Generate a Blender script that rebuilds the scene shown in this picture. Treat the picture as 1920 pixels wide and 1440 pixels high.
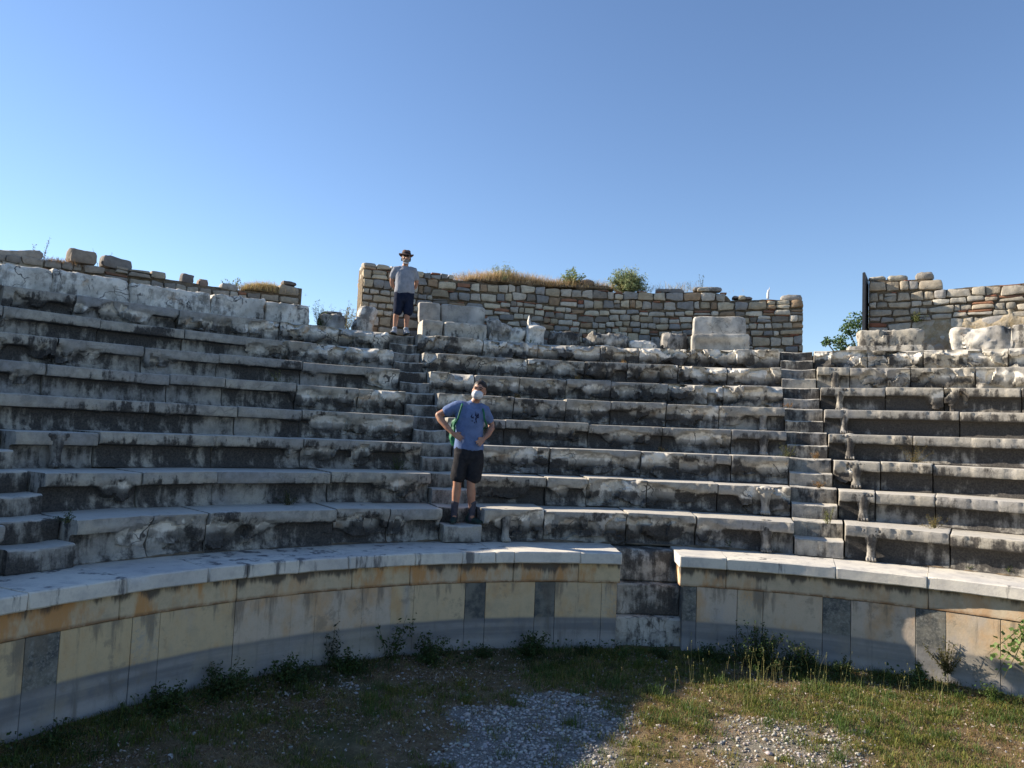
import bpy, math, random
import numpy as np
from math import sin, cos, radians, pi

# ---------------------------------------------------------------- camera, sky, sun, exposure
S = bpy.context.scene
for _o in list(bpy.data.objects): bpy.data.objects.remove(_o)
PITCH, ROLL, FPX = 0.0688, 0.0413, 1420.0
cam_d = bpy.data.cameras.new('camera'); cam = bpy.data.objects.new('camera', cam_d)
S.collection.objects.link(cam); S.camera = cam
cam_d.sensor_width = 36.0; cam_d.lens = 36.0*FPX/1920.0
cam_d.clip_start = 0.05; cam_d.clip_end = 5000
from mathutils import Vector, Matrix
fwd = Vector((0, cos(PITCH), sin(PITCH))); upv = Vector((0, -sin(PITCH), cos(PITCH))); rgt = Vector((1, 0, 0))
up2 = upv*cos(ROLL) - rgt*sin(ROLL); rt2 = rgt*cos(ROLL) + upv*sin(ROLL)
M = Matrix((rt2, up2, -fwd)).transposed()
cam.matrix_world = M.to_4x4()

SUN_EL, SUN_AZ = radians(25.6), radians(-73.5)      # azimuth clockwise from +Y (view direction)
world = bpy.data.worlds.new('World'); S.world = world; world.use_nodes = True
wn = world.node_tree; wn.nodes.clear()
sky = wn.nodes.new('ShaderNodeTexSky'); sky.sky_type = 'NISHITA'; sky.sun_disc = False
sky.sun_elevation = SUN_EL; sky.sun_rotation = SUN_AZ
sky.altitude = 0; sky.air_density = 1.0; sky.dust_density = 0.05; sky.ozone_density = 2.2
bg = wn.nodes.new('ShaderNodeBackground'); bg.inputs[1].default_value = 0.08
wo = wn.nodes.new('ShaderNodeOutputWorld')
tint = wn.nodes.new('ShaderNodeMix'); tint.data_type = 'RGBA'; tint.blend_type = 'MULTIPLY'; tint.inputs[0].default_value = 1.0; tint.inputs[7].default_value = (.90, .95, 1.06, 1)
wn.links.new(sky.outputs[0], tint.inputs[6]); wn.links.new(tint.outputs[2], bg.inputs[0]); wn.links.new(bg.outputs[0], wo.inputs[0])
sd = bpy.data.lights.new('sun', 'SUN'); sd.energy = 5.0; sd.angle = radians(0.53); sd.color = (1.0, 0.88, 0.72)
sun = bpy.data.objects.new('sun', sd); S.collection.objects.link(sun)
tosun = Vector((sin(SUN_AZ)*cos(SUN_EL), cos(SUN_AZ)*cos(SUN_EL), sin(SUN_EL)))
sun.rotation_euler = tosun.to_track_quat('Z', 'Y').to_euler(); sun.location = (-30, 15, 20)
S.view_settings.view_transform = 'Standard'; S.view_settings.look = 'None'
S.view_settings.exposure = 1.17; S.view_settings.gamma = 1.0
S.cycles.max_bounces = 6

# ---------------------------------------------------------------- noise (numpy)
def _hash(ix, iy, iz, seed):
    h = (ix.astype(np.int64)*374761393 + iy.astype(np.int64)*668265263 + iz.astype(np.int64)*2147483647 + seed*1274126177) & 0xffffffff
    h = ((h ^ (h >> 13))*1274126177) & 0xffffffff
    h = (h ^ (h >> 16)) & 0xffffffff
    h = (h*2246822519) & 0xffffffff
    h = (h ^ (h >> 15)) & 0xffffffff
    return h/4294967295.0
def vn(P, scale=1.0, seed=0):
    P = np.asarray(P, float)*scale
    i = np.floor(P).astype(np.int64); f = P - i; f = f*f*(3-2*f)
    r = 0
    for dx in (0, 1):
        for dy in (0, 1):
            for dz in (0, 1):
                w = (f[..., 0] if dx else 1-f[..., 0])*(f[..., 1] if dy else 1-f[..., 1])*(f[..., 2] if dz else 1-f[..., 2])
                r = r + w*_hash(i[..., 0]+dx, i[..., 1]+dy, i[..., 2]+dz, seed)
    return r*2-1
def fbm(P, scale=1.0, octv=4, seed=0, gain=0.5):
    r, a, t = 0, 1.0, 0
    for k in range(octv):
        r = r + a*vn(P, scale*(2.03**k), seed+k*17); t += a; a *= gain
    return r/t
def cell(P, scale=1.0, seed=0):
    """distance to nearest jittered point: faceted, chipped look"""
    P = np.asarray(P, float)*scale
    i = np.floor(P).astype(np.int64); best = np.full(P.shape[:-1], 9.0)
    for dx in (-1, 0, 1):
        for dy in (-1, 0, 1):
            for dz in (-1, 0, 1):
                c = i + np.array([dx, dy, dz])
                q = np.stack([c[..., a] + _hash(c[..., 0], c[..., 1], c[..., 2], seed+a*7) for a in range(3)], -1)
                best = np.minimum(best, ((P-q)**2).sum(-1))
    return np.sqrt(best)
def facet(P, scale=1.0, seed=0, tilt=1.0):
    """piecewise planar offsets, like conchoidal chips; about -1..1"""
    P = np.asarray(P, float)*scale
    P = P + .25*np.stack([vn(P, 1.7, seed+k) for k in (91, 92, 93)], -1)
    i = np.floor(P).astype(np.int64); best = np.full(P.shape[:-1], 9.0); val = np.zeros(P.shape[:-1])
    for dx in (-1, 0, 1):
        for dy in (-1, 0, 1):
            for dz in (-1, 0, 1):
                c = i + np.array([dx, dy, dz]); H = [_hash(c[..., 0], c[..., 1], c[..., 2], seed+a*7) for a in range(7)]
                d = P-(c+np.stack(H[:3], -1)); d2 = (d**2).sum(-1)
                v = (H[3]*2-1)*.6+tilt*(d[..., 0]*(H[4]*2-1)+d[..., 1]*(H[5]*2-1)+d[..., 2]*(H[6]*2-1))
                m = d2 < best; val = np.where(m, v, val); best = np.where(m, d2, best)
    return val
def sstep(a, b, x):
    t = np.clip((x-a)/(b-a), 0, 1); return t*t*(3-2*t)

# ---------------------------------------------------------------- mesh builder
CX, CY = 1.725, 3.345
def pol(az, r, z):
    a = np.radians(az); return np.stack([CX+r*np.sin(a), CY+r*np.cos(a), z+0*a*r], -1)
class MB:
    def __init__(s): s.v = []; s.f = []; s.c = []; s.n = 0; s.m = []
    def add(s, V, F, col=(0, 0, 0), mat=0):
        V = np.asarray(V, float).reshape(-1, 3)
        C = np.asarray(col, float)
        if C.ndim == 1: C = np.tile(C, (len(V), 1))
        s.v.append(V); s.c.append(C.reshape(-1, 3))
        off = s.n
        for f in F: s.f.append([int(i)+off for i in f])
        s.m += [mat]*len(F); s.n += len(V)
    def grid(s, V, col=(0, 0, 0), wrap=False, mat=0, flip=False):
        n, m = V.shape[:2]
        C = np.asarray(col, float)
        if C.ndim == 3: C = C.reshape(-1, 3)
        F = []
        jm = m if wrap else m-1
        for i in range(n-1):
            a = i*m
            for j in range(jm):
                k = (j+1) % m
                q = [a+j, a+k, a+m+k, a+m+j]
                F.append(q[::-1] if flip else q)
        s.add(V.reshape(-1, 3), F, C, mat)
def link(name, me, parent=None):
    o = bpy.data.objects.new(name, me); S.collection.objects.link(o)
    if parent is not None: o.parent = parent
    return o
def worldloc(p):
    L = Vector((0, 0, 0))
    while p is not None: L += p.location; p = p.parent
    return np.array(L)
def build(name, mb, mats, parent=None, smooth=True, loc=None, sharp=38):
    """one mesh object; vertices are given in world space"""
    V = np.concatenate(mb.v); C = np.concatenate(mb.c)
    base = worldloc(parent) if parent is not None else np.zeros(3)
    if loc is None: loc = base if parent is not None else np.array([V[:, 0].mean(), V[:, 1].mean(), V[:, 2].min()])
    me = bpy.data.meshes.new(name); me.from_pydata((V-np.asarray(loc)).tolist(), [], mb.f)
    if not isinstance(mats, (list, tuple)): mats = [mats]
    for m in mats: me.materials.append(m)
    a = me.color_attributes.new('col', 'FLOAT_COLOR', 'POINT')
    a.data.foreach_set('color', np.concatenate([C, np.ones((len(C), 1))], 1).astype(np.float32).ravel())
    if len(mats) > 1: me.polygons.foreach_set('material_index', np.array(mb.m, np.int32))
    if smooth: me.polygons.foreach_set('use_smooth', np.ones(len(me.polygons), bool))
    me.update()
    if smooth and sharp: me.set_sharp_from_angle(angle=radians(sharp))
    o = link(name, me, parent)
    o.location = Vector(tuple(np.asarray(loc)-base))
    return o
def thing(name, label, cat, loc=(0, 0, 0), group=None, rotz=0):
    o = bpy.data.objects.new(name, None); S.collection.objects.link(o); o.location = loc; o.rotation_euler = (0, 0, rotz)
    o.empty_display_size = 0.2
    return tag(o, label, cat, group)
def tag(o, label=None, cat=None, group=None, kind=None):
    if label: o['label'] = label
    if cat: o['category'] = cat
    if group: o['group'] = group
    if kind: o['kind'] = kind
    return o

# ---------------------------------------------------------------- materials
class NT:
    def __init__(s, name, rough=0.85, spec=0.25):
        s.mat = bpy.data.materials.new(name); s.mat.use_nodes = True
        s.t = s.mat.node_tree; s.b = s.t.nodes['Principled BSDF']; s.out = s.t.nodes['Material Output']
        s.b.inputs['Roughness'].default_value = rough; s.b.inputs['Specular IOR Level'].default_value = spec
        s.geo = s.t.nodes.new('ShaderNodeNewGeometry'); s.tc = s.t.nodes.new('ShaderNodeTexCoord')
        s.pos = s.geo.outputs['Position']
        s.att = s.t.nodes.new('ShaderNodeAttribute'); s.att.attribute_name = 'col'
        sp = s.t.nodes.new('ShaderNodeSeparateColor'); s.t.links.new(s.att.outputs['Color'], sp.inputs[0])
        s.R, s.G, s.B = sp.outputs[0], sp.outputs[1], sp.outputs[2]
        sx = s.t.nodes.new('ShaderNodeSeparateXYZ'); s.t.links.new(s.pos, sx.inputs[0]); s.Z = sx.outputs[2]
        sn = s.t.nodes.new('ShaderNodeSeparateXYZ'); s.t.links.new(s.geo.outputs['Normal'], sn.inputs[0]); s.NZ = sn.outputs[2]
    def set(s, inp, v):
        if hasattr(v, 'links') or isinstance(v, bpy.types.NodeSocket): s.t.links.new(v, inp)
        elif isinstance(v, (tuple, list)) and len(v) == 3 and inp.type == 'RGBA': inp.default_value = (*v, 1)
        else: inp.default_value = v
    def scale(s, vec, sc):
        n = s.t.nodes.new('ShaderNodeMapping'); s.set(n.inputs[0], vec); n.inputs['Scale'].default_value = sc; return n.outputs[0]
    def noise(s, sc=5, det=6, rough=0.6, vec=None, dist=0.0):
        n = s.t.nodes.new('ShaderNodeTexNoise'); s.set(n.inputs['Vector'], vec or s.pos)
        n.inputs['Scale'].default_value = sc; n.inputs['Detail'].default_value = det; n.inputs['Roughness'].default_value = rough
        n.inputs['Distortion'].default_value = dist
        return n.outputs[0]
    def vor(s, sc=5, feat='F1', vec=None, out=0):
        n = s.t.nodes.new('ShaderNodeTexVoronoi'); n.feature = feat; s.set(n.inputs['Vector'], vec or s.pos); n.inputs['Scale'].default_value = sc
        return n.outputs[out]
    def ramp(s, v, a, b, lo=0.0, hi=1.0, smooth=True):
        n = s.t.nodes.new('ShaderNodeMapRange'); n.interpolation_type = 'SMOOTHSTEP' if smooth else 'LINEAR'
        s.set(n.inputs[0], v)
        for i, q in enumerate((a, b, lo, hi)): s.set(n.inputs[1+i], q)
        return n.outputs[0]
    def math(s, op, a, b=0.0, clamp=False):
        n = s.t.nodes.new('ShaderNodeMath'); n.operation = op; n.use_clamp = clamp; s.set(n.inputs[0], a); s.set(n.inputs[1], b); return n.outputs[0]
    def mix(s, fac, a, b, mode='MIX'):
        n = s.t.nodes.new('ShaderNodeMix'); n.data_type = 'RGBA'; n.blend_type = mode
        s.set(n.inputs[0], fac); s.set(n.inputs[6], a); s.set(n.inputs[7], b); return n.outputs[2]
    def base(s, c): s.set(s.b.inputs['Base Color'], c)
    def bump(s, h, dist=0.01, strength=0.6, prev=None):
        n = s.t.nodes.new('ShaderNodeBump'); n.inputs['Distance'].default_value = dist; n.inputs['Strength'].default_value = strength
        s.set(n.inputs['Height'], h)
        if prev is not None: s.t.links.new(prev, n.inputs['Normal'])
        s.t.links.new(n.outputs[0], s.b.inputs['Normal']); return n.outputs[0]
    def vmix(s): return s.att.outputs['Color']

def mat_marble():
    """old marble: R = how freshly broken, G = how much lichen, grime and painted undercut shade, B = random per block"""
    m = NT('weathered_marble', 0.8, 0.3)
    low = m.noise(1.3, 5, 0.6); mid = m.noise(7, 7, 0.65); fine = m.noise(45, 5, 0.7)
    stone = m.mix(m.ramp(low, .35, .65), (.40, .37, .31), (.27, .265, .26))
    stone = m.mix(m.ramp(m.B, 0, 1, 0, .55, False), stone, (.45, .405, .32))
    stone = m.mix(m.ramp(mid, .38, .66, 0, .6), stone, (.17, .162, .145))
    stone = m.mix(m.ramp(fine, .45, .75, 0, .35), stone, (.13, .125, .115))
    freshc = m.mix(m.ramp(mid, .45, .64), (.74, .70, .62), (.50, .465, .40))
    freshc = m.mix(m.ramp(m.noise(3.1, 4, .6), .58, .70, 0, .65), freshc, (.46, .30, .16))
    stone = m.mix(m.ramp(m.R, .15, .7), stone, freshc)
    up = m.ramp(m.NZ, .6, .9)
    stone = m.mix(m.math('MULTIPLY', up, .6), stone, (.58, .545, .47))  # upward faces paler: part of the sunlit tread brightness is in the colour
    # lichen, run-off stains and painted undercut shade: vertical streaks and blotches, amount from G
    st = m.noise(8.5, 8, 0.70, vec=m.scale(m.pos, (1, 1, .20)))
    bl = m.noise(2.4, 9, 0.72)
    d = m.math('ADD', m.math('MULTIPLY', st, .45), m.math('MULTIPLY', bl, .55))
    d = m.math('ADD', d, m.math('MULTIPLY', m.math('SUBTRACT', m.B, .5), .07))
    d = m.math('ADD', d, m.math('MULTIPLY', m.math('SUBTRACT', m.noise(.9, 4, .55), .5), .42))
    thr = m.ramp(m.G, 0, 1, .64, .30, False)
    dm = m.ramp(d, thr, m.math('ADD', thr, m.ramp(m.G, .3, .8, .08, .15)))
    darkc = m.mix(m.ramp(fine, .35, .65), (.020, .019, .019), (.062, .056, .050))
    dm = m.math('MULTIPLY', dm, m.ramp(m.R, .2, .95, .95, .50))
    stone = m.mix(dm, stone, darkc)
    # dark cracks on broken faces
    wob = m.t.nodes.new('ShaderNodeMix'); wob.data_type = 'VECTOR'; wob.inputs[0].default_value = .3
    nn = m.t.nodes.new('ShaderNodeTexNoise'); nn.inputs['Scale'].default_value = 4; m.t.links.new(m.pos, nn.inputs['Vector'])
    m.t.links.new(m.pos, wob.inputs[4]); m.t.links.new(nn.outputs[1], wob.inputs[5])
    ck = m.vor(3.6, 'DISTANCE_TO_EDGE', wob.outputs[1])
    cm = m.math('MULTIPLY', m.ramp(ck, .006, .03, 1, 0), m.ramp(m.noise(2.1, 3, .5), .52, .58))
    cm = m.math('MULTIPLY', cm, m.ramp(m.R, .2, .6, .25, .9))
    stone = m.mix(cm, stone, (.035, .035, .038))
    m.base(stone)
    m.bump(m.math('ADD', m.math('MULTIPLY', mid, .7), m.math('MULTIPLY', fine, .4)), .018, .55)
    return m.mat

def mat_podium(kind):
    m = NT('podium_'+kind, 0.72, 0.35)
    low = m.noise(1.1, 5, .55); mid = m.noise(6, 7, .65); fine = m.noise(40, 5, .7)
    st = m.noise(6, 8, .66, vec=m.scale(m.pos, (1, 1, .15)))
    if kind == 'cap':
        c = m.mix(m.ramp(low, .35, .65), (.66, .62, .53), (.52, .50, .46))
        c = m.mix(m.ramp(mid, .45, .7, 0, .5), c, (.33, .32, .31))
        thr = m.ramp(m.G, 0, 1, .72, .44, False)
        c = m.mix(m.math('MULTIPLY', m.ramp(st, thr, m.math('ADD', thr, .1)), .85), c, (.07, .07, .075))
    elif kind == 'course':
        c = m.mix(m.ramp(m.B, 0, 1, 0, 1, False), (.57, .455, .28), (.52, .43, .31))
        c = m.mix(m.ramp(mid, .42, .7, 0, .5), c, (.29, .245, .175))
        rust = m.noise(3.4, 6, .65, vec=m.scale(m.pos, (1, 1, .35)))
        c = m.mix(m.math('MULTIPLY', m.ramp(rust, .45, .62), m.ramp(m.R, .3, 1, .45, .9)), c, (.50, .25, .085))
        top = m.ramp(m.Z, -1.68, -1.52)
        t2 = m.math('ADD', m.math('MULTIPLY', top, .26), m.math('MULTIPLY', m.ramp(m.G, 0, 1), .14))
        c = m.mix(m.math('MULTIPLY', m.ramp(m.math('ADD', st, t2), .70, .86), .88), c, (.06, .055, .05))
        edge = m.ramp(m.Z, -1.745, -1.71, 1, 0)
        c = m.mix(m.math('MULTIPLY', edge, m.ramp(mid, .38, .55, .3, .9)), c, (.22, .12, .055))
    else:
        zz = m.math('ADD', m.Z, m.math('MULTIPLY', m.math('SUBTRACT', m.noise(3, 3, .5), .5), .025))
        cream = m.mix(m.ramp(m.B, 0, 1, 0, 1, False), (.56, .43, .25), (.52, .43, .335))
        rust = m.noise(2.6, 6, .6, vec=m.scale(m.pos, (1, 1, .6)))
        cream = m.mix(m.ramp(rust, .44, .66, 0, .7), cream, (.50, .29, .12))
        cream = m.mix(m.ramp(mid, .44, .70, 0, .4), cream, (.33, .28, .20))
        cream = m.mix(m.ramp(st, .52, .68, 0, .3), cream, (.26, .22, .17))
        cream = m.mix(m.ramp(m.noise(1.9, 5, .6, vec=m.scale(m.pos, (1, 1, .4))), .56, .7, 0, .6), cream, (.34, .335, .335))
        cream = m.mix(m.ramp(m.R, .55, .65), cream, m.mix(m.ramp(mid, .38, .62), (.060, .066, .066), (.17, .165, .14)))
        pit = m.noise(28, 5, .75)
        cream = m.mix(m.math('MULTIPLY', m.ramp(m.G, .4, .6, 0, .55), m.ramp(pit, .45, .66)), cream, (.33, .32, .28))
        band = m.noise(1.0, 5, .55, vec=m.scale(m.pos, (.5, .5, 11)))
        low_c = m.mix(m.ramp(band, .36, .64), (.155, .158, .165), (.27, .262, .25))
        low_c = m.mix(m.ramp(mid, .42, .66, 0, .5), low_c, (.16, .15, .14))
        low_c = m.mix(m.ramp(zz, -2.46, -2.36, .8, 0), low_c, (.36, .345, .33))
        low_c = m.mix(m.ramp(m.R, .55, .65, 0, .2), low_c, (.13, .15, .165))
        low_c = m.mix(m.ramp(m.B, 0, 1, 0, .25, False), low_c, (.42, .37, .29))
        low_c = m.mix(m.ramp(m.noise(1.4, 6, .65), .48, .62, 0, .45), low_c, (.33, .29, .22))
        low_c = m.mix(m.ramp(st, .52, .66, 0, .5), low_c, (.13, .125, .115))
        line = m.ramp(zz, -2.20, -2.165)
        c = m.mix(line, low_c, cream)
        c = m.mix(m.ramp(m.math('ABSOLUTE', m.math('ADD', zz, 2.20)), 0, .05, .4, 0), c, (.16, .155, .15))
        c = m.mix(m.math('MULTIPLY', m.ramp(m.math('ADD', st, m.ramp(m.Z, -2.1, -1.76, 0, .12)), .60, .72), .6), c, (.13, .11, .085))
        c = m.mix(m.math('MULTIPLY', m.ramp(m.noise(3.3, 8, .7), .56, .64), .5), c, (.21, .18, .135))
    c = m.mix(m.ramp(fine, .5, .8, 0, .3), c, (.2, .19, .17))
    m.base(c)
    m.bump(m.math('ADD', m.math('MULTIPLY', mid, .5), m.math('MULTIPLY', fine, .5)), .008, .5)
    return m.mat

def mat_rubble():
    """vertex colour carries each stone's own colour"""
    m = NT('rubble_stone', 0.9, 0.2)
    mid = m.noise(9, 7, .7); fine = m.noise(60, 5, .7); bl = m.noise(3.5, 8, .72)
    c = m.mix(m.ramp(mid, .35, .68, 0, .55), m.vmix(), m.mix(1.0, m.vmix(), (.5, .48, .46), 'MULTIPLY'))
    c = m.mix(m.ramp(bl, .60, .70, 0, .65), c, (.075, .07, .065))
    c = m.mix(m.ramp(m.noise(17, 5, .6), .66, .74, 0, .45), c, (.50, .30, .12))
    c = m.mix(m.ramp(fine, .5, .75, 0, .4), c, (.16, .15, .14))
    m.base(c); m.bump(m.math('ADD', mid, m.math('MULTIPLY', fine, .5)), .02, .7)
    return m.mat
def mat_simple(name, a, b, sc=20, rough=.9, spec=.2, bump=.004, det=5):
    m = NT(name, rough, spec); n = m.noise(sc, det, .65); c = m.mix(m.ramp(n, .35, .65), a, b); m.base(c)
    if bump: m.bump(n, bump, .6)
    return m.mat
def mat_leaf(name, trans=.35, rough=.6):
    """vertex colour = leaf colour"""
    m = NT(name, rough, .3); m.base(m.vmix())
    t = m.t; tr = t.nodes.new('ShaderNodeBsdfTranslucent'); mx = t.nodes.new('ShaderNodeMixShader'); mx.inputs[0].default_value = trans
    t.links.new(m.vmix(), tr.inputs[0]); t.links.new(m.b.outputs[0], mx.inputs[1]); t.links.new(tr.outputs[0], mx.inputs[2])
    t.links.new(mx.outputs[0], m.out.inputs[0]); return m.mat
def mat_skin():
    m = NT('skin', .5, .4); n = m.noise(30, 4, .6); low = m.noise(8, 3, .5)
    c = m.mix(m.ramp(low, .35, .65), (.42, .225, .145), (.34, .165, .105)); c = m.mix(m.ramp(n, .5, .8, 0, .25), c, (.26, .11, .07))
    m.base(c); m.b.inputs['Subsurface Weight'].default_value = .12; m.b.inputs['Subsurface Radius'].default_value = (.02, .008, .004)
    return m.mat
def mat_cloth(name, a, b, sc=14):
    m = NT(name, .95, .1); n = m.noise(sc, 6, .6); w = m.noise(220, 2, .5)
    m.base(m.mix(m.ramp(n, .35, .65), a, b)); m.bump(m.math('ADD', m.math('MULTIPLY', n, 1.0), m.math('MULTIPLY', w, .15)), .012, .5)
    return m
def mat_ground():
    m = NT('orchestra_soil', .95, .15)
    low = m.noise(.9, 6, .65); mid = m.noise(8, 8, .7); fine = m.noise(70, 6, .75)
    c = m.mix(m.ramp(mid, .35, .65), (.16, .115, .065), (.27, .21, .125))
    c = m.mix(m.ramp(low, .45, .6, 0, .6), c, (.085, .095, .04))
    c = m.mix(m.ramp(fine, .45, .7, 0, .6), c, (.045, .035, .025))
    c = m.mix(m.ramp(m.R, .2, .8), c, m.mix(m.ramp(fine, .4, .6), (.34, .32, .29), (.15, .14, .12)))
    m.base(c); m.bump(m.math('ADD', mid, fine), .03, .8); return m.mat
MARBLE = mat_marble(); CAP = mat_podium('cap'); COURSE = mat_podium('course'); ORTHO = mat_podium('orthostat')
RUBBLE = mat_rubble(); LEAF = mat_leaf('leaf'); STRAW = mat_leaf('dry_grass', .3, .8); SKIN = mat_skin(); GROUND = mat_ground()
EARTH = mat_simple('packed_earth', (.13, .10, .07), (.24, .19, .13), 9, .95, .1, .02)
MORTAR = mat_simple('earth_mortar', (.10, .08, .06), (.20, .16, .11), 14, .95, .1, .02)
# ---------------------------------------------------------------- levels of the cavea
HB, HC, RC, RW = -2.595, -1.379, 6.055, 6.17
def Hk(k): return -.948+.402*(k-1) if k > 0 else HC
def Rk(k): return 6.814+.6785*(k-1)

# front profile of a seat: (outward offset, height below the top), intact and broken versions
P_I = [(.80, 0), (.60, 0), (.40, .0), (.20, 0), (.10, 0), (.035, 0), (.008, -.005), (0, -.02), (0, -.045), (0, -.07), (0, -.095), (.002, -.122), (.012, -.138),
       (.05, -.140), (.10, -.144), (.135, -.155), (.146, -.185), (.148, -.215), (.150, -.245), (.150, -.27), (.148, -.30), (.145, -.325), (.138, -.35), (.122, -.375), (.10, -.395), (.10, -.4035)]
P_B = [(.80, 0), (.60, 0), (.40, .0), (.27, -.002), (.19, -.004), (.12, -.010), (.09, -.026), (.078, -.048), (.074, -.072), (.076, -.096), (.082, -.12), (.088, -.143), (.094, -.165),
       (.10, -.185), (.106, -.205), (.112, -.225), (.117, -.245), (.121, -.265), (.124, -.285), (.126, -.305), (.127, -.325), (.127, -.343), (.124, -.36), (.116, -.378), (.10, -.395), (.10, -.4035)]
EJ = np.interp(np.arange(26), [0, 4, 5, 7, 9, 11, 13, 18, 22, 25], [-1, -.5, -.22, -.16, -.02, .10, .16, .12, -.05, -.3])
P_I = np.array(P_I); P_B = np.array(P_B)
DIRT_SHADE = np.interp(np.arange(26), [0, 4, 6, 8, 11, 13, 16, 20, 23, 25], [.06, .08, .16, .32, .44, .98, .94, .72, .72, .90])  # grime on the risers, deepened below the lip to paint in undercut shade

def seat_block(mb, a0, a1, k, sev, seed, riser=.4035, dirt_shade=1.0, step=.022, depth=.80, gap=.014, fresh=1.0, wild=1.0):
    """one marble seat between azimuths a0 and a1 of row k; sev(arc position array) gives how far the lip is broken away"""
    R, h = Rk(k), Hk(k)
    rng = random.Random(seed)
    L = radians(a1-a0)*R
    n = max(6, int(L/step))
    t = np.linspace(0, 1, n)
    t = np.concatenate([[0, .004/L, .016/L], t[1:-1], [1-.016/L, 1-.004/L, 1]]); t = np.clip(t, 0, 1); n = len(t)
    az = a0+(a1-a0)*t + 0
    g = np.degrees(gap/R)*.5
    az = np.clip(az, a0+g, a1-g)
    arc = np.radians(az)*R
    s0 = sev(az)
    PI, PB = P_I.copy(), P_B.copy()
    PI[0, 0] = PB[0, 0] = depth
    if riser > .41:
        for P in (PI, PB): P[17:, 1] *= riser/.4035
    m = len(PI)
    # break boundary wobbles along the height
    W = np.stack([np.tile(arc[:, None], (1, m)), np.tile(PI[None, :, 1]*1.2, (n, 1)), np.full((n, m), seed*1.7)], -1)
    s = sstep(0, .13, s0[:, None]+EJ[None, :]+.16*fbm(W, 5, 3, 5))
    s0 = sstep(0, .5, s0)
    r = PI[None, :, 0]*(1-s) + PB[None, :, 0]*s
    z = PI[None, :, 1]*(1-s) + PB[None, :, 1]*s
    front = np.ones(m); front[0] = 0; front[1:4] = .1; front[4] = .5; front[-1] = 0
    Wb = W+np.array([seed*1.3, 0, 0]); big, sml = facet(Wb, 3.4, 3, 1.3), facet(Wb, 9, 9, 1.2)
    A_ = 1.0 if k < 6 else 1.7
    dr = front[None, :]*s*(.060*A_*big+.011*sml+.004*fbm(W, 14, 3, 11)-.004) + front[None, :]*.003*fbm(W, 6, 3, 12)
    dzz = front[None, :]*s*(.014*A_*facet(W, 6, 21, 1)-.006*A_)
    nz = fbm(W, 4.5, 4, 11)
    r = np.maximum(r + dr, .004*s); z = z + np.where(np.arange(m)[None, :] < m-2, dzz, 0)
    # small edge chips even on intact lips
    lip = np.exp(-((np.arange(m)-7)/1.6)**2)+.8*np.exp(-((np.arange(m)-11.5)/1.3)**2)
    ch = sstep(.2, .5, vn(np.stack([arc*11, arc*0+seed, arc*0+k], -1), 1, 7))
    r = r + lip[None, :]*ch[:, None]*.020
    # heavily broken rows lose height
    z[:, 4:9] -= (sstep(.75, 1, s0)[:, None]*.035*(1+nz[:, 4:9]))
    # rounded ends at the joints
    e = np.minimum(t, 1-t)*L
    r[:, 5:] += (.010*np.exp(-e/.012))[:, None]
    z[:, 1:9] -= (.006*np.exp(-e/.012))[:, None]
    V = pol(az[:, None], R+r, h+z)
    if wild: V[..., 2] += rng.uniform(-.016, .008)+rng.uniform(-.012, .012)*(t[:, None]-.5); V[..., :2] += (pol((a0+a1)/2, 1.0, 0)-pol((a0+a1)/2, 0.0, 0))[:2]*(rng.uniform(-.02, .02)*wild+rng.uniform(-.03, .03)*(t[:, None, None]-.5))
    freshc = sstep(.25, .8, s)*(.15+.85*sstep(-.3, .3, fbm(W, 2.4, 3, 41)+.5*(big > .05)-.12))*np.interp(np.arange(m), [0, 11, 15, 19, 22], [1, 1, .6, .15, 0])*fresh*front
    dn = DIRT_SHADE[None, :]*dirt_shade + .26*fbm(W, 1.3, 3, 53)
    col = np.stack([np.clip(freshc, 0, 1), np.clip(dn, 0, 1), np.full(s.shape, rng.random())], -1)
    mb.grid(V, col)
    # ends, bottom and back
    for i, fl in ((0, False), (n-1, True)):
        ring = V[i]
        zb = ring[-1, 2]; back = ring[0].copy(); back[2] = zb
        VV = np.concatenate([ring, back[None]])
        F = list(range(m+1))
        mb.add(VV, [F[::-1] if fl else F], col=(.1, .45*dirt_shade, .5))
    B = np.stack([V[:, -1], np.concatenate([V[:, 0, :2], V[:, -1, 2:3]], 1), V[:, 0]], 1)
    mb.grid(B, (0, .5, .5))

def sev_fn(k, wedge):
    """how broken the lip is, as a function of azimuth"""
    def fn(az):
        az = np.asarray(az, float)
        s = np.radians(az)*Rk(k)
        q = np.stack([s, s*0+k*3.7, s*0+1.3], -1)
        n1 = vn(q, 1.5, 101)*.6 + vn(q, 4.1, 103)*.4
        if wedge == 'left':
            b = {1: -.05, 2: -.35, 3: -.15, 4: -.3, 5: -.25, 6: -.2, 7: -.1, 8: .15, 9: .1}[k] + np.clip((az+34)/13, 0, 1)*{1: .45, 2: .15, 3: .55, 4: .35, 5: .8, 6: .8, 7: .95, 8: .9, 9: .3}[k]
        elif wedge == 'center':
            b = {1: .2, 2: .25, 3: .3, 4: .15, 5: .2, 6: .6, 7: .65, 8: .8}[k] + 0*az
        elif wedge == 'right':
            b = {1: -.8, 2: -.8, 3: -.6, 4: -.8, 5: -.8, 6: -.7, 7: .2, 8: .95, 9: 1}[k] + 0*az
            if k == 6: b = b+np.exp(-((az-31)/2.2)**2)*1.3
            if k == 7: b = b-np.clip((25-az)/2, 0, 1)
            if k == 3: b = b+np.exp(-((az-22.5)/1.3)**2)*.9
        else: b = -.2+0*az
        return n1*.55+b*.55-.10
    return fn

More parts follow.
